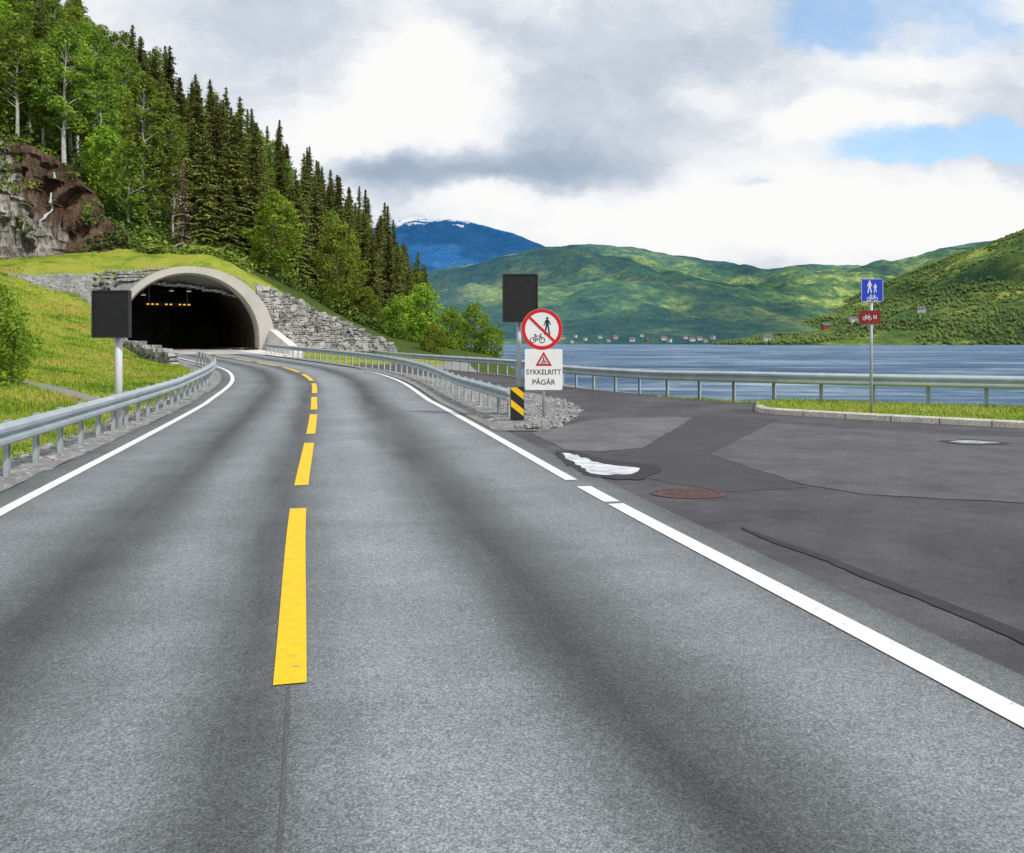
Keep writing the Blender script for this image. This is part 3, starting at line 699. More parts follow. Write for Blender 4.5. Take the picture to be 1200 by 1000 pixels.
# stone walls
def blockwall(pts,base,top,rowh,wr,th,rngj=.05,lean=.12):
    mb=MB(); P=np.array(pts,float); d=np.r_[0,np.cumsum(np.hypot(*np.diff(P,axis=0).T))]; 
    zmin=min(base); z=zmin
    while z<max(top):
        h=rowh*random.uniform(.7,1.35); s=-random.random()*.3
        while s<d[-1]:
            w=random.uniform(*wr); m=s+w/2
            tp=np.interp(m,d,top)+random.uniform(-.1,.1)
            if z+h*.5<tp:
                x=np.interp(m,d,P[:,0]);y=np.interp(m,d,P[:,1]); x2=np.interp(m+.1,d,P[:,0])-np.interp(m-.1,d,P[:,0]); y2=np.interp(m+.1,d,P[:,1])-np.interp(m-.1,d,P[:,1])
                L=math.hypot(x2,y2) or 1; tx,ty=x2/L,y2/L; nx,ny=-ty,tx
                off=lean*(z-zmin)+random.uniform(-.07,.07); dz=random.uniform(-.04,.04)
                c8=[]
                for i in(-1,1):
                    for kk in(-1,1):
                        for l in(-1,1):
                            j=lambda:random.uniform(-rngj,rngj)
                            a=i*(w/2-.01)+j(); bb=kk*th/2+off+j(); zz=z+h/2+l*(h/2-.005)+j()*.8+dz
                            c8.append((x+tx*a+nx*bb,y+ty*a+ny*bb,zz))
                mb.add(c8,[(0,1,3,2),(4,6,7,5),(0,4,5,1),(2,3,7,6),(0,2,6,4),(1,5,7,3)])
            s+=w
        z+=h
    return mb
pw=[loc2w(l,-.1,0)[:2] for l in(5.4,8,11,14,17.3)]
tag(blockwall(pw,[.7]*5,[wtop(l)+.05 for l in(5.4,8,11,14,17.3)],.20,(.2,.65),.8,.05).build('stone_wall',Mstone),'sloping dry stone retaining wall right of the tunnel arch','stone wall')
pl=[(-18.3,46.2),(-21.0,50),(-25.0,57),(-31.0,64.9)]
tag(blockwall(pl,[.3]*4,[1.15,1.4,1.7,2.1],.2,(.2,.55),.5,.04,.05).build('stone_wall',Mstone),'low grey stone wall on the left just before the tunnel','stone wall')
CUB=[(i,j,k) for i in(-1,1) for j in(-1,1) for k in(-1,1)]
CF=[(0,1,3,2),(4,6,7,5),(0,4,5,1),(2,3,7,6),(0,2,6,4),(1,5,7,3)]
def rocks(pts,smin,smax,flat=.7):
    mb=MB()
    for x,y,z in pts:
        s=smin+(smax-smin)*random.random()**2; a=random.random()*PI; ca,sa=math.cos(a),math.sin(a); sx,sy,sz=[s*random.uniform(.6,1.1) for _ in range(3)]
        vs=[]
        for p in CUB:
            q=[p[i]*random.uniform(.45,1.0)*.6 for i in range(3)]; X,Y,Z=q[0]*sx,q[1]*sy,q[2]*sz*flat
            vs.append((x+X*ca-Y*sa,y+X*sa+Y*ca,z+Z))
        mb.add(vs,CF)
    return mb
cand=[]
while len(cand)<7500:
    u=random.random()
    if u<.4: lat=random.uniform(-7,5.0); al=random.uniform(1.7,4.4)
    else: lat=random.uniform(-12.5,-5.9); al=random.uniform(-3.4,4.2)
    if lat<-5.9 and al<-.6*(lat+12)-2.9: continue
    cand.append((lat,al))
xy=np.array([loc2w(l,a_,0)[:2] for l,a_ in cand]); zz=ground(xy[:,0],xy[:,1])
pts=[]
for (lat,al),(x,y),z in zip(cand,xy,zz):
    if al>-.1 and lat>LT0: z=moundz(lat,al)
    pts.append((x,y,z+.0))
tag(rocks(pts,.10,.34).build('rubble',Mrubble),'grey rock rubble heaped around the top and left of the tunnel arch','rubble',kind='stuff')
pts=[]
for _ in range(2600):
    s_=random.uniform(sY(6),sY(50)); o=-random.uniform(3.52,4.5); x,y,z=cpos(s_,o); pts.append((x,y,float(z)+.01))
for _ in range(2600):
    Y=random.uniform(17.1,38); xl=float(np.interp(Y,CL[:,1],CL[:,0]))+3.9; xr=sideL(max(Y,17.3))+.1
    q=random.random(); pts.append((xl+(xr-xl)*q,Y,float(zr(Y))*(1-q)+.06*math.sin(q*PI)+.025))
tag(rocks(pts,.03,.12).build('gravel_stones',Mrubble),'loose grey gravel stones along the road verges','gravel',kind='stuff')
# ---------------------------------------------------------------- cliff
def cliff():
    v=[];f=[];nx,nzr=190,70
    for i in range(nx):
        px=-260+410*i/(nx-1)
        fy=np.interp(px,CFX,CFY); ty=np.interp(px,[-260,-100,0,30,60,80,95,110,125,140,150],[120,140,162,170,186,202,226,246,264,280,288])
        D=77.5
        for j in range(nzr):
            t=j/(nzr-1); x,y,z0=at(px,D,fy+14); _,_,z1=at(px,D,ty); z=z0+(z1-z0)*t
            n1=mn.fractal(Vector((x*.16,z*.12,1)),.8,2,5); warp=mn.noise(Vector((x*.3,z*.3,5)))*1.5
            cell=mn.cell(Vector((x*.55+warp*.5,z*.25+warp,0))); c2=mn.cell(Vector((x*1.3+warp,z*.7+warp,3)))
            y2=D-.8-n1*1.5-cell*1.3-c2*.45+t*3.2+max(0,(px-115)/35)*2.0-(max(0,(30-px)/60)*2.0*(1-t) if px>-200 else 7*(1-t))
            v.append((x,y2,z+n1*.4))
    for i in range(nx-1):
        for j in range(nzr-1): a=i*nzr+j; f.append((a,a+nzr,a+nzr+1,a+1))
    tag(mesh('cliff',v,f,Mrock),'brown and pale grey rock cliff above the grassy bank','cliff',kind='structure')
    return v,nzr,nx
cv_,cn_,cx_n=cliff()
Mfall=pm('falling_water',(.34,.36,.38),(.62,.65,.68),2,.5)
b=MB(); vs=[]
for j in range(14):
    t=j/13; row=int((.88-.5*t)*cn_); col=int((50+4*math.sin(t*4)+260)/410*cx_n); p=cv_[col*cn_+row]; w=.08+.07*t+.04*math.sin(j*2); ymin_=min(cv_[(col+dd)*cn_+row][1] for dd in(-1,0,1)); vs+=[(p[0]-w,ymin_-.12,p[2]),(p[0]+w,ymin_-.12,p[2])]
b.add(vs,[(2*j,2*j+1,2*j+3,2*j+2) for j in range(13)]); tag(b.build('waterfall',Mfall),'thin pale trickle of water running down the brown cliff','waterfall',kind='structure')
# ---------------------------------------------------------------- vegetation
def rhombi(C,S,asp=.6,up=None):
    N=len(C); u=rng.normal(size=(N,3)); 
    if up is not None: u[:,2]*=up
    u/=np.linalg.norm(u,axis=1)[:,None]; w=rng.normal(size=(N,3)); w-=u*(u*w).sum(1)[:,None]; w/=np.linalg.norm(w,axis=1)[:,None]
    S=S[:,None]; v=np.stack([C-u*S,C+w*S*asp,C+u*S,C-w*S*asp],1).reshape(-1,3); f=np.arange(4*N).reshape(N,4); return v,f
def trunk(mb,h,r,lean=0,n=8,seg=6):
    pts=[(lean*h*(i/seg)**2+random.uniform(-.03,.03)*h*.3*(i>0),random.uniform(-.03,.03)*h*.3*(i>0),h*i/seg) for i in range(seg+1)]
    vs=[];fs=[]
    for i,p in enumerate(pts):
        rr=r*(1-i/seg*.85)
        for k in range(n): a=2*PI*k/n; vs.append((p[0]+math.cos(a)*rr,p[1]+math.sin(a)*rr,p[2]))
    for i in range(seg):
        for k in range(n): fs.append((i*n+k,i*n+(k+1)%n,(i+1)*n+(k+1)%n,(i+1)*n+k))
    mb.add(vs,fs); return pts
def spruce(hh,R0,label,dead=False,dens=1.0):
    e=empty('spruce_tree',(0,0,0),label,'tree'); mb=MB(); trunk(mb,hh*.97,hh*.012+.05); 
    z=hh*.10; V=[];Fc=[]; b=0
    while z<hh*.985:
        t=(z-hh*.10)/(hh*.90); rad=R0*(1-t)**.75*random.uniform(.55,1.25)+.18; nb=int(random.uniform(5,9)*dens)
        for k in range(nb):
            a=random.random()*2*PI; L=rad*random.uniform(.5,1.2); dr=-.28-.2*random.random()+.35*t; d=Vector((math.cos(a),math.sin(a),0)); pr=Vector((-d.y,d.x,0))
            m=max(2,int(L/.42))
            for q in range(m):
                s0=(q)/m; s1=(q+1.25)/m; w=L*.20*(1.05-s0)+.1
                p0=d*L*s0+Vector((0,0,z+dr*L*s0)); p1=d*L*s1+Vector((0,0,z+dr*L*s1-.05)); mid=(p0+p1)/2
                hang=Vector((0,0,-random.uniform(.1,.45)))
                if dead and random.random()<.5: w*=.25
                V+=[p0,mid+pr*w+hang,p1,mid-pr*w+hang*random.uniform(.4,1.2)]; Fc.append((b,b+1,b+2,b+3)); b+=4
        z+=hh*.90/ (40 if not dead else 26)*random.uniform(.6,1.4)*(1-.4*t)
        if dead:
            for k in range(3):
                a=random.random()*2*PI; mb.cyl((0,0,z),(math.cos(a)*rad*.8,math.sin(a)*rad*.8,z-.2*rad),.04,.01,4,False)
    mb.build('trunk',Mbark,e,True); mesh('crown',V,Fc,Mdead if dead else Mspruce,e)
    return e
def leafy(hh,R0,label,kind,name,base=.22,ncl=34,per=95,ls=.22):
    e=empty(name,(0,0,0),label,'tree' if name!='leafy_bush' else 'bush'); mb=MB()
    pts=trunk(mb,hh*.8,.05+hh*.013,random.uniform(-.06,.06)); C=[];S=[]; zs_=[p[2] for p in pts]
    for i in range(ncl):
        t=(i+.5)/ncl; z=hh*(base+(1-base)*t); env=math.sin(PI*min(1,(t*.86+.14)))**.6; a=i*2.4+random.random(); rr=R0*env*math.sqrt(random.uniform(.15,1))*.85
        c0=np.array([math.cos(a)*rr+np.interp(z,zs_,[p[0] for p in pts]),math.sin(a)*rr+np.interp(z,zs_,[p[1] for p in pts]),z-.06*hh*random.random()])
        cr=R0*random.uniform(.22,.42)
        zb=min(max(hh*base*.7,z-rr*.9),hh*.76); mb.cyl((np.interp(zb,zs_,[p[0] for p in pts]),np.interp(zb,zs_,[p[1] for p in pts]),zb),tuple(c0),.02+hh*.003,.012,5,False)
        d=rng.normal(size=(per,3)); d/=np.linalg.norm(d,axis=1)[:,None]; rad=cr*rng.uniform(.35,1.05,size=(per,1))**.6
        C.append(c0+d*rad*np.array([1,1,.75])); S.append(rng.uniform(.6,1.2,size=per)*ls)
    v,f=rhombi(np.concatenate(C),np.concatenate(S),.65,.6); mb.build('trunk',Mwbark if kind=='birch' else Mbark,e,True); mesh('crown',v,f,Mbirch if kind=='birch' else Mleaf,e)
    return e
SP=[spruce(16,2.9,'x'),spruce(18,2.7,'x'),spruce(14,3.1,'x'),spruce(19,3.3,'x',dens=1.2),spruce(15,3.5,'x',dens=1.1)]
BI=[leafy(13,2.9,'x','birch','birch_tree',.3),leafy(15,3.0,'x','birch','birch_tree',.36),leafy(11,2.8,'x','birch','birch_tree',.25)]
LE=[leafy(10,3.1,'x','leaf','leafy_tree',.15,40,110,.19),leafy(12,3.6,'x','leaf','leafy_tree',.2,44,110,.2),leafy(8,3.2,'x','leaf','leafy_tree',.08,40,110,.19)]
BU=[leafy(3.4,2.0,'x','leaf','leafy_bush',.05,30,150,.10),leafy(5,2.6,'x','leaf','leafy_bush',.04,38,170,.12)]
fresh={id(o):True for o in SP+BI+LE+BU}
def place(pr,x,y,z,s,label,group=None):
    rz=random.random()*6.28; sc3=(s*random.uniform(.9,1.1),s*random.uniform(.9,1.1),s)
    if fresh.get(id(pr)):
        pr.location=(x,y,z); pr.rotation_euler=(0,0,rz); pr.scale=sc3; pr['label']=label
        if group: pr['group']=group
        fresh[id(pr)]=False; return pr
    o=dup(pr,(x,y,z),rz,sc3,label,None)
    if group: o['group']=group
    elif 'group' in o: del o['group']
    return o
def hero(pr,h0,px,Y,h,label):
    x,y=at(px,Y); place(pr,x,y,surfz(x,y)-.2,h/h0,label)
dead=spruce(15,2.6,'bare brown spruce standing right above the tunnel arch',True)
x,y=at(214,84); dead.location=(x,y,surfz(x,y)-.3); dead.scale=(.66,.66,.62)
hero(SP[3],19,232,98,18.5,'tallest dark spruce directly behind the bare brown tree')
hero(SP[1],18,252,99,18,'slim tall spruce just right of the bare brown tree')
hero(SP[0],16,275,101,17.5,'tall spruce behind the right shoulder of the tunnel arch')
hero(SP[3],19,298,104,17,'broad dark spruce above the left end of the stone wall')
hero(SP[4],15,348,108,14,'spruce between the two large bright leafy trees')
hero(LE[0],10,318,94,9.6,'bright green leafy tree behind the upper stone wall')
hero(LE[1],12,395,96,10.6,'large bright green leafy tree behind the middle of the stone wall')
hero(LE[2],8,430,104,5.0,'small leafy tree behind the low end of the stone wall')
hero(BU[1],5,470,96,4.6,'round green bush at the end of the wood, nearest the stone wall')
hero(LE[2],8,498,98,7.0,'bright leafy tree beside the far end of the guardrail')
hero(BU[1],5,528,104,5.0,'middle green bush at the lake end of the wood')
hero(LE[2],8,556,106,6.2,'leafy tree at the lake end of the wood, last but one')
hero(BU[0],3.4,576,106,3.6,'outermost small bush beside the lake at the end of the wood')
hero(BU[1],5,508,88,3.0,'low bush just above the guardrail in front of the bright leafy tree')
hero(BU[1],5,-12,25,2.5,'dense green bush on the left bank, nearest the road')
hero(BU[1],5,-40,30,3.6,'large green bush cut off by the left edge of the picture')
hero(BU[0],3.4,8,31,1.9,'green bush on the left bank just behind the nearest one')
hero(BI[0],13,76,90,12.5,'white trunked birch above the middle of the cliff')
hero(BI[1],15,118,92,14,'tall birch above the right end of the cliff')
hero(BI[2],11,150,85,9,'small birch beside the right end of the cliff')
hero(BI[1],15,20,88,13,'birch on the cliff top at the far left')
placed=[]; cnt=0; tries=0
ymin=lambda px: float(np.interp(px,[-80,150,200,250,300,460,470,500],[88,86,87,92,103,106,120,150]))
ymax=lambda px: float(np.interp(px,[-80,0,200,320,400,450,497],[150,170,250,290,330,370,430]))
while cnt<268 and tries<20000:
    tries+=1; px=random.uniform(-45,500); a,b2=ymin(px),ymax(px); Y=a+(b2-a)*random.random()**1.2; x,y=at(px,Y)
    if x>shoreX(Y)-3: continue
    if any((x-q[0])**2+(y-q[1])**2<(2.9+Y*.006)**2 for q in placed): continue
    z=surfz(x,y)-.3
    u=random.random(); ps=float(np.interp(px,[0,150,200,240,500],[.1,.2,.6,.8,.85]))
    if u<ps:
        pr=SP[random.randrange(5)]; s_=random.uniform(.55,1.05)
        if px<210: lab,gp_='dark spruce among the birches on the left hillside','spruces among the birches'
        elif px<340: lab,gp_='dark spruce in the dense wood above the tunnel','spruces above the tunnel'
        else: lab,gp_='dark spruce in the wood sloping down to the lake','spruces sloping to the lake'
    elif px<260:
        pr=BI[random.randrange(3)] if random.random()<.7 else LE[random.randrange(3)]; s_=random.uniform(.75,1.1)
        if Y<93 and px>150: s_*=.6
        k_='birch' if pr in BI else 'leafy tree'; lab=f'green {k_} in the wood high on the left hillside'; gp_=f'{k_} group on the left hillside'
    else:
        pr=LE[random.randrange(3)] if random.random()<.6 else BI[random.randrange(3)]; s_=random.uniform(.6,1.0)
        k_='birch' if pr in BI else 'leafy tree'; lab=f'light green {k_} among the spruces on the right slope'; gp_=f'{k_} group among the spruces'
    place(pr,x,y,z,s_,lab,gp_); placed.append((x,y)); cnt+=1
print('TREES',cnt,tries)
# undergrowth
C=[];S=[]; n_=0
while n_<1800:
    px=random.uniform(-60,505); a,b2=max(ymin(px)-10,83),ymax(px); Y=a+(b2-a)*random.random()**1.7
    if random.random()<.15: px=random.uniform(85,290); Y=random.uniform(79,86)
    x,y=at(px,Y)
    if x>shoreX(Y)-1: continue
    n_+=1; C.append((x,y)); S.append(random.uniform(.6,1.6) if Y>88 else random.uniform(.35,.9))
Z=np.array([surfz(x,y) for x,y in C])
cc=[];ss=[]
for (x,y),z,s_ in zip(C,Z,S):
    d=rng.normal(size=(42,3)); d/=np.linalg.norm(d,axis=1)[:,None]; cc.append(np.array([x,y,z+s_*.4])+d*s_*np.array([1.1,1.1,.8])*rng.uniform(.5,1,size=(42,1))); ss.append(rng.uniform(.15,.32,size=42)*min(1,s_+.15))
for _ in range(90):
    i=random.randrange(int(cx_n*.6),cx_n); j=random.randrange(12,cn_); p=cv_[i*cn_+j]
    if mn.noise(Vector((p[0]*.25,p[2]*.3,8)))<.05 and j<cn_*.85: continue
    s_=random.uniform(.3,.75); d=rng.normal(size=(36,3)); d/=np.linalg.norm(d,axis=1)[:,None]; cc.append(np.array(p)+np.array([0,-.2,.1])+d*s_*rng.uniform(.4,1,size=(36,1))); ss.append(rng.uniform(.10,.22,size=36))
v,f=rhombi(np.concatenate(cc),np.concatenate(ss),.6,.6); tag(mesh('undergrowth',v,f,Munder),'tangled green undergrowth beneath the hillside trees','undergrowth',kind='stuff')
# grass
def blades(pts,hmin,hmax,w):
    P=np.array(pts); N=len(P); a=rng.uniform(0,2*PI,N); hh=rng.uniform(hmin,hmax,N); wv=np.stack([np.cos(a),np.sin(a),0*a],1)*w[:,None]; ln=np.stack([rng.normal(0,.3,N),rng.normal(0,.3,N),np.ones(N)],1)*hh[:,None]
    v=np.stack([P-wv,P+wv,P+ln],1).reshape(-1,3); return v,np.arange(3*N).reshape(N,3)
def grassmat(nm,stops):
    m,t,p=newmat(nm); ob=t.new('ShaderNodeTexCoord').outputs['Object']; n=t.noise(ob,.35,6,.65); n2=t.noise(ob,9,2,.7)
    col=t.ramp(t.m('ADD',t.m('MULTIPLY',n,.75),t.m('MULTIPLY',n2,.25)),stops); t.L.new(col,p.inputs['Base Color']); p.inputs['Roughness'].default_value=.8; p.inputs['Specular IOR Level'].default_value=.15; return m
Mg1=grassmat('meadow_grass',[(.36,(.07,.14,.016)),(.44,(.16,.26,.026)),(.51,(.28,.36,.04)),(.58,(.38,.36,.08)),(.66,(.26,.19,.07))])
cand=[]
while len(cand)<90000:
    n_=60000; px=rng.uniform(-80,260,n_); Y=10+68*rng.random(n_)**1.6; x=(px-600)/F*Y; dm,_=roaddist(x,Y)
    lat=(x-P0[0])*Lr[0]+(Y-P0[1])*Lr[1]; al=(x-P0[0])*A[0]+(Y-P0[1])*A[1]
    xc=np.interp(Y,CL[:,1],CL[:,0]); tr=np.abs(Y-(24+(x+11)*-.55))
    ok=(dm>4.3)&(x<xc)&~((al>-3.2)&(lat>-12)&(al>-.6*(lat+12)-2.9))&~((tr<.6)&(x>-17)&(x<-10.5)&(Y<40))&~((dm<4.6)&(rng.random(n_)<.6)); cand+=list(zip(x[ok],Y[ok]))
cand=np.array(cand[:90000]); z=ground(cand[:,0],cand[:,1])
v,f=blades(np.c_[cand,z-.01],.03,.15,.006+cand[:,1]*.0008); tag(mesh('grass',v,f,Mg1),'yellow green meadow grass on the left bank','grass',kind='stuff')
pg=[(p.x,p.y) for p in poly]
def inside(x,y):
    r_=False; j=len(pg)-1
    for i in range(len(pg)):
        if (pg[i][1]>y)!=(pg[j][1]>y) and x<(pg[j][0]-pg[i][0])*(y-pg[i][1])/(pg[j][1]-pg[i][1])+pg[i][0]: r_=not r_
        j=i
    return r_
pts=[]
while len(pts)<20000:
    x=random.uniform(6,22); y=random.uniform(8,25)
    if inside(x,y) and inside(x-.15,y-.2): pts.append((x,y,.095))
for _ in range(1500):
    Y=24+5*random.random()**1.5; pts.append((railX(Y)-random.uniform(-.5,.4),Y,float(zs(Y))-.04))
pts=np.array(pts); v,f=blades(pts,.03,.11,np.full(len(pts),.012)); tag(mesh('grass',v,f,Mg1),'short green grass along the lakeside guardrail','grass',kind='stuff')
# ---------------------------------------------------------------- signs
def seg2(a,b,w):
    a=Vector(a);b=Vector(b);d=(b-a).normalized();n=Vector((-d.y,d.x))*w/2; return [tuple(a-n),tuple(b-n),tuple(b+n),tuple(a+n)]
def circ(c_,r,n=24): return [(c_[0]+r*math.cos(2*PI*i/n),c_[1]+r*math.sin(2*PI*i/n)) for i in range(n)]
def ringq(c_,r0,r1,n=36):
    a=circ(c_,r0,n);b=circ(c_,r1,n); return [[a[i],a[(i+1)%n],b[(i+1)%n],b[i]] for i in range(n)]
def flat(name,polys,mat,parent,y,off=(0,0),sc_=1):
    mb=MB()
    for k,p in enumerate(polys): mb.flat([(off[0]+q[0]*sc_,off[1]+q[1]*sc_) for q in p],y-k*.00004)
    return mb.build(name,mat,parent)
def plate(name,poly2,mat,parent,y,th=.01):
    n=len(poly2); vs=[(p[0],y,p[1]) for p in poly2]+[(p[0],y+th,p[1]) for p in poly2]
    fs=[tuple(range(n)),tuple(range(2*n-1,n-1,-1))]+[(i,(i+1)%n,n+(i+1)%n,n+i) for i in range(n)]
    return mesh(name,vs,fs,mat,parent)
def rect(cx_,cz,w,h,r=0.0,n=5):
    if r==0: return [(cx_-w/2,cz-h/2),(cx_+w/2,cz-h/2),(cx_+w/2,cz+h/2),(cx_-w/2,cz+h/2)]
    out=[]
    for (sx,sz,a0) in((1,-1,-90),(1,1,0),(-1,1,90),(-1,-1,180)):
        for i in range(n+1): a=R(a0+90*i/n); out.append((cx_+sx*(w/2-r)+r*math.cos(a),cz+sz*(h/2-r)+r*math.sin(a)))
    return out
def text(body,size,mat,parent,x,z,y,sx=1):
    cu=bpy.data.curves.new('txt','FONT'); cu.body=body; cu.size=size; cu.align_x='CENTER'; cu.align_y='CENTER'; cu.offset=size*.008
    o=bpy.data.objects.new('t',cu); COL.objects.link(o); bpy.context.view_layer.update()
    me=bpy.data.meshes.new_from_object(o.evaluated_get(bpy.context.evaluated_depsgraph_get())); COL.objects.unlink(o)
    for v_ in me.vertices: v_.co=Vector((x+v_.co.x*sx,y,z+v_.co.y))
    me.materials.clear(); me.materials.append(mat); ob=bpy.data.objects.new('lettering',me); COL.objects.link(ob); ob.parent=parent; return ob
person=[circ((0,.43),.065),[(-.07,.35),(.07,.35),(.075,.05),(-.075,.05)],seg2((-.03,.1),(-.13,-.42),.075),seg2((.03,.1),(.12,-.42),.075),seg2((-.06,.33),(-.17,.06),.05),seg2((.06,.33),(.17,.08),.05)]
bike=ringq((-.26,-.12),.13,.17,20)+ringq((.26,-.12),.13,.17,20)+[seg2((-.26,-.12),(-.1,.12),.035),seg2((-.1,.12),(.18,.12),.035),seg2((-.1,.12),(.0,-.12),.035),seg2((.0,-.12),(.18,.12),.035),seg2((-.26,-.12),(0,-.12),.035),seg2((.26,-.12),(.16,.22),.035),seg2((.16,.22),(.26,.24),.035),seg2((-.12,.12),(-.13,.19),.035),seg2((-.2,.2),(-.06,.2),.04)]
def xf(ps,dx,dz,s): return [[(dx+q[0]*s,dz+q[1]*s) for q in p] for p in ps]
def board(py0,py1,pxl,pxr,Y,pbx,label,rz=0,th=.1,pr_=.06,pmat=None):
    xb,yb=at(pbx,Y); zb=gz(xb,yb) if abs(xb)>3 else .02
    e=empty('sign_board',(xb,yb,zb),label,'sign',rz=rz)
    x0=(pxl-pbx)/F*Y; x1=(pxr-pbx)/F*Y; z1=H+(HZ-py0)/F*Y-zb; z0=H+(HZ-py1)/F*Y-zb
    b=MB(); b.box(((x0+x1)/2,-.14,(z0+z1)/2),(x1-x0-.03,th,z1-z0-.03)); bevel(b.build('panel',Mblack,e),.015)
    b=MB()
    for bx in (x0+.012,x1-.012): b.box((bx,-.14,(z0+z1)/2),(.03,th+.03,z1-z0))
    for bz in (z0+.012,z1-.012): b.box(((x0+x1)/2,-.14,bz),(x1-x0-.07,th+.03,.03))
    b.build('frame',Mdarkedge,e)
    b=MB(); b.cyl((0,0,-.3),(0,0,z1-.08),pr_,n=16); b.build('pole',pmat or Mgalv,e,True)
    b=MB(); b.cyl((0,0,-.05),(0,0,.06),.13,n=16); b.build('foot',Mpost,e)
    b=MB()
    for zz in(z0+.2,z1-.2): b.box((0,-.04,zz),(.2,.12,.05))
    b.build('bracket',Mgalv,e); return e
board(341,396,113,156,17.5,139,'black square sign board on a grey pole behind the left guardrail',0,.1,.075,Mpole)
board(322,378,589,630,19.9,608,'black upright sign board on a grey post behind the round red sign')
Y=19.4; x,y=at(637,Y)
e=empty('road_sign',(x,y,.03),'round red ringed sign barring walkers and cyclists above a white plate','sign')
zc=H+(HZ-386)/F*Y-.03; cx_=(635-637)/F*Y; r=.468
plate('disc',circ((cx_,zc),r,48),Mwhite,e,-.05,.012)
flat('ring',ringq((cx_,zc),r-.085,r-.004,48),Mred,e,-.054)
flat('pictogram',xf(person,cx_+.12,zc+.06,.44)+xf(bike,cx_-.10,zc-.20,.40),Mink,e,-.0535)
flat('slash',[seg2((cx_-.28,zc+.27),(cx_+.28,zc-.27),.055)],Mred,e,-.060)
z1=H+(HZ-409)/F*Y-.03; z0=H+(HZ-457)/F*Y-.03; pc=(z0+z1)/2; pwid=44/F*Y
plate('text_plate',rect(0,pc,pwid,z1-z0,.04),Mwhite,e,-.05,.01)
tri=lambda s:[(0,s*1.0),(-s*.9,-s*.55),(s*.9,-s*.55)]
tz=z1-.27
flat('triangle',[[(a[0],tz+a[1]) for a in tri(.21)]],Mred,e,-.0535); flat('triangle_inside',[[(a[0],tz+a[1]-.002) for a in tri(.125)]],Mwhite,e,-.056)
flat('pictogram',xf(bike,0,tz-.03,.2)+xf(person,0,tz+.03,.13),Mink,e,-.0585)
text('SYKKELRITT',.165,Mink,e,0,z1-.53,-.0535,.89); text('PÅGÅR',.165,Mink,e,0,z1-.76,-.0535,1.0)
MB().cyl((0,0,-.3),(0,0,zc+.3),.035,n=14).build('pole',Mpost,e,True)
b=MB()
for zz in(pc+.3,pc-.25,zc+.2,zc-.2): b.box((0,-.02,zz),(.14,.05,.035))
b.build('bracket',Mgalv,e)
Y=18.4; x,y=at(606,Y); e=empty('hazard_marker',(x,y,.03),'black and yellow striped marker at the end of the guardrail','hazard marker',rz=.12)
w=.30;h0=.04;h1=.79
plate('panel',rect(0,(h0+h1)/2,w,h1-h0,.02),Mink,e,-.03,.02)
def clip(p,xmin,xmax,zmin,zmax):
    def cl(poly,ins,inter):
        out=[]
        for i in range(len(poly)):
            a,b_=poly[i-1],poly[i]
            if ins(b_):
                if not ins(a): out.append(inter(a,b_))
                out.append(b_)
            elif ins(a): out.append(inter(a,b_))
        return out
    def ix(X): return lambda a,b_:(X,a[1]+(b_[1]-a[1])*(X-a[0])/(b_[0]-a[0]))
    def iz(Z): return lambda a,b_:(a[0]+(b_[0]-a[0])*(Z-a[1])/(b_[1]-a[1]),Z)
    for ins,it in((lambda q:q[0]>=xmin,ix(xmin)),(lambda q:q[0]<=xmax,ix(xmax)),(lambda q:q[1]>=zmin,iz(zmin)),(lambda q:q[1]<=zmax,iz(zmax))):
        if p: p=cl(p,ins,it)
    return p
st=[]
for k in range(0,2):
    zb=h0+.10+k*.36; q=clip([(-.3,zb+.36),(.3,zb-.12),(.3,zb+.03),(-.3,zb+.51)],-w/2+.012,w/2-.012,h0+.012,h1-.012)
    if len(q)>=3: st.append(q)
flat('stripes',st,Myel,e,-.0335)
MB().cyl((0,.02,-.2),(0,.02,.7),.03,n=10).build('pole',Mpost,e,True)
Y=20.0; x,y=at(1021,Y); e=empty('road_sign',(x,y,.1),'blue footpath and cycle path sign with dark red plate beside the lake','sign')
z1=H+(HZ-327)/F*Y-.1; z0=H+(HZ-354)/F*Y-.1; pc=(z0+z1)/2
plate('blue_plate',rect(0,pc,.52,z1-z0,.03),Mblue,e,-.05,.01)
b=MB()
for q in ((-.249,.006,0),(.249,.006,0)): b.box((q[0],-.0525,pc),(.008,.004,z1-z0-.05))
for zz in(z0+.008,z1-.008): b.box((0,-.0525,zz),(.46,.004,.008))
b.build('border',Mwhite,e)
flat('pictogram',xf(person,-.06,pc+.07,.32)+xf(person,.07,pc+.04,.22)+xf(bike,0,pc-.17,.30),Mwhite,e,-.0555)
rz1=H+(HZ-364)/F*Y-.1; rz0=H+(HZ-380)/F*Y-.1; rc=(rz0+rz1)/2
plate('red_plate',[(-.27,rz0),(.2,rz0),(.2,rz1),(-.27,rz1),(-.33,rc)],Mbrown,e,-.05,.01)
flat('pictogram',xf(bike,-.12,rc-.0,.24)+[seg2((.04,rc-.04),(.04,rc+.05),.02),seg2((.09,rc-.04),(.09,rc+.05),.02)],Mwhite,e,-.0555)
MB().cyl((0,0,-.3),(0,0,z1+.03),.035,n=14).build('pole',Mpost,e,True)
b=MB()
for zz in(pc+.15,pc-.15,rc): b.box((0,-.02,zz),(.14,.05,.035))
b.build('bracket',Mgalv,e)
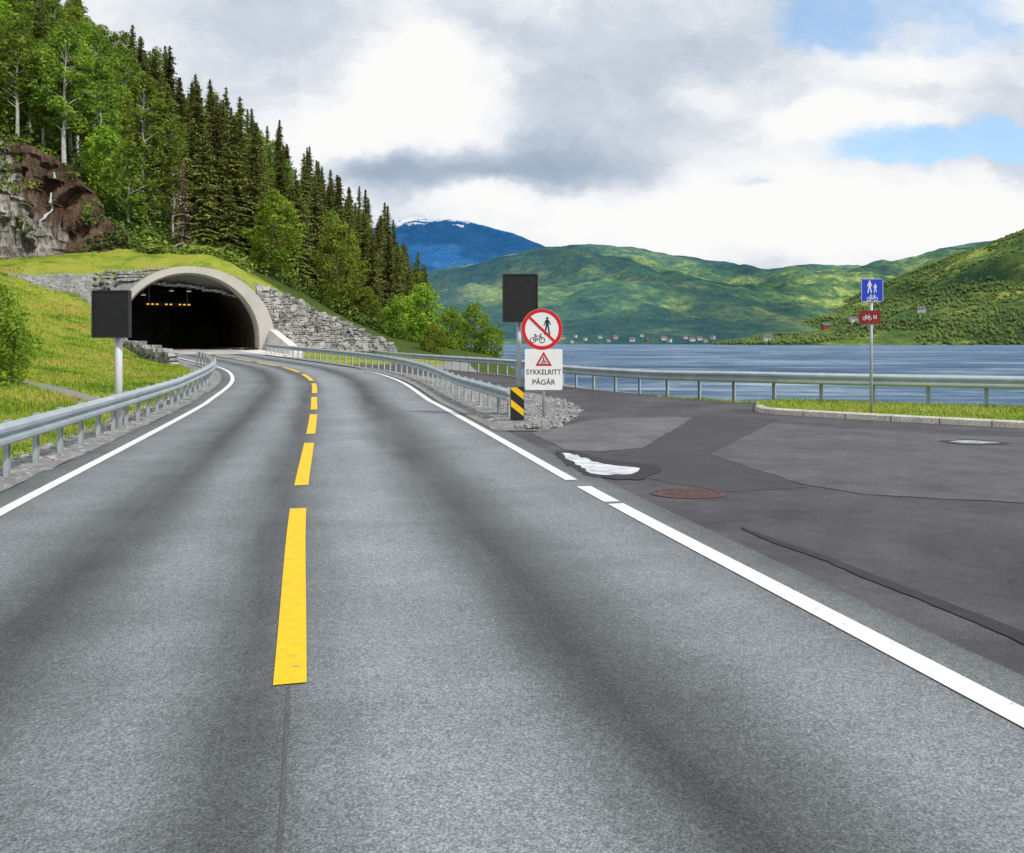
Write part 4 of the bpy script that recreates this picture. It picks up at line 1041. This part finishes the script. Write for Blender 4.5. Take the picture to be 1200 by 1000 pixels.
# ---------------------------------------------------------------- world, sun, camera
w=bpy.data.worlds.new('World'); sc.world=w; w.use_nodes=True; t=NT(w.node_tree); t.N.clear()
EL=44; AZ=50
sky=t.new('ShaderNodeTexSky'); sky.sky_type='NISHITA'; sky.sun_disc=False; sky.sun_elevation=R(EL); sky.sun_rotation=R(180-AZ); sky.air_density=1.2; sky.dust_density=.2; sky.ozone_density=2
g=t.new('ShaderNodeTexCoord').outputs['Generated']; sp=t.new('ShaderNodeSeparateXYZ'); t.L.new(g,sp.inputs[0])
dy=t.m('MAXIMUM',sp.outputs[1],.15); u=t.m('DIVIDE',sp.outputs[0],dy); v_=t.m('DIVIDE',sp.outputs[2],dy)
cb=t.new('ShaderNodeCombineXYZ'); t.L.new(u,cb.inputs[0]); t.L.new(t.m('MULTIPLY',v_,1.5),cb.inputs[1])
wn=t.noise(cb.outputs[0],9,5,.62,True); wv=t.vm('MULTIPLY',t.vm('SUBTRACT',wn,(.5,.5,.5)),(.11,.11,0))
uvw=t.vm('ADD',cb.outputs[0],wv); s2=t.new('ShaderNodeSeparateXYZ'); t.L.new(uvw,s2.inputs[0]); U=s2.outputs[0]; V=t.m('DIVIDE',s2.outputs[1],1.5)
n1=t.noise(uvw,4.0,9,.56); n2=t.noise(uvw,12,6,.6)
rc_=t.noise(t.vm('ADD',uvw,(-.015,.04,0)),4.0,7,.54); rel2=t.m('SUBTRACT',rc_,n1)  # offset noise difference: lit-from-one-side cloud relief painted into the grey
def blobn(px,py,sx,sy,amp):
    a=t.m('DIVIDE',t.m('SUBTRACT',U,(px-600)/1000),sx/1000); b_=t.m('DIVIDE',t.m('SUBTRACT',V,(400-py)/1000),sy/1000)
    d=t.m('SQRT',t.m('ADD',t.m('MULTIPLY',a,a),t.m('MULTIPLY',b_,b_))); return t.maprange(d,0,1,amp,0)
def summ(L):
    r_=L[0]
    for q in L[1:]: r_=t.m('ADD',r_,q)
    return r_
B=summ([blobn(1130,5,280,120,1.0),blobn(960,30,110,80,.7),blobn(1090,172,330,42,1.05),blobn(920,150,60,30,.4)])
Bm=t.maprange(t.m('ADD',B,t.m('MULTIPLY',t.m('SUBTRACT',n1,.5),2.4)),.40,.95,0,.72)
G=summ([blobn(590,198,300,52,.50),blobn(430,198,130,28,.28),blobn(740,90,250,170,.32),blobn(230,70,260,140,.12),blobn(880,216,75,16,.4),blobn(600,20,160,60,.1)])
Wt=summ([blobn(490,85,120,80,.55),blobn(430,145,140,45,.4),blobn(880,255,440,75,.58),blobn(560,130,90,45,.4),blobn(560,228,140,28,.3),blobn(1000,135,170,36,.55),blobn(1150,250,200,70,.35),blobn(1050,80,120,40,.3),blobn(640,10,90,40,.2),blobn(820,110,70,40,.25)])
gr_=t.m('ADD',t.m('SUBTRACT',t.m('ADD',G,.25),Wt),t.m('ADD',t.m('MULTIPLY',t.m('SUBTRACT',n1,.5),1.25),t.m('MULTIPLY',t.m('SUBTRACT',n2,.5),.45)))
gr_=t.m('ADD',gr_,t.m('MULTIPLY',rel2,1.0),clamp=True)
cc_=t.ramp(gr_,[(0,(.975,.97,.965)),(.17,(.89,.905,.93)),(.38,(.64,.70,.78)),(.7,(.42,.50,.61)),(1,(.29,.37,.48))])
b1=t.new('ShaderNodeBackground'); t.L.new(t.mix(1.0,sky.outputs[0],(1.05,1.25,1.35),'MULTIPLY'),b1.inputs[0]); b1.inputs[1].default_value=.15
b2=t.new('ShaderNodeBackground'); t.L.new(cc_,b2.inputs[0]); b2.inputs[1].default_value=1.0
mx=t.new('ShaderNodeMixShader'); t.L.new(Bm,mx.inputs[0]); t.L.new(b2.outputs[0],mx.inputs[1]); t.L.new(b1.outputs[0],mx.inputs[2])
wo=t.new('ShaderNodeOutputWorld'); t.L.new(mx.outputs[0],wo.inputs[0])
ld=bpy.data.lights.new('sun','SUN'); ld.energy=3.0; ld.angle=R(5); ld.color=(1,.96,.88); lo=bpy.data.objects.new('sun',ld); COL.objects.link(lo); lo.rotation_euler=(R(90-EL),0,R(AZ))
cam=bpy.data.cameras.new('camera'); co=bpy.data.objects.new('camera',cam); COL.objects.link(co); co.location=(0,0,H); co.rotation_euler=(R(90),0,0)
cam.sensor_width=36; cam.lens=30; cam.shift_y=-100/1200; cam.clip_end=30000; cam.clip_start=.1; sc.camera=co
sc.view_settings.view_transform='Standard'; sc.view_settings.look='None'; sc.view_settings.exposure=0
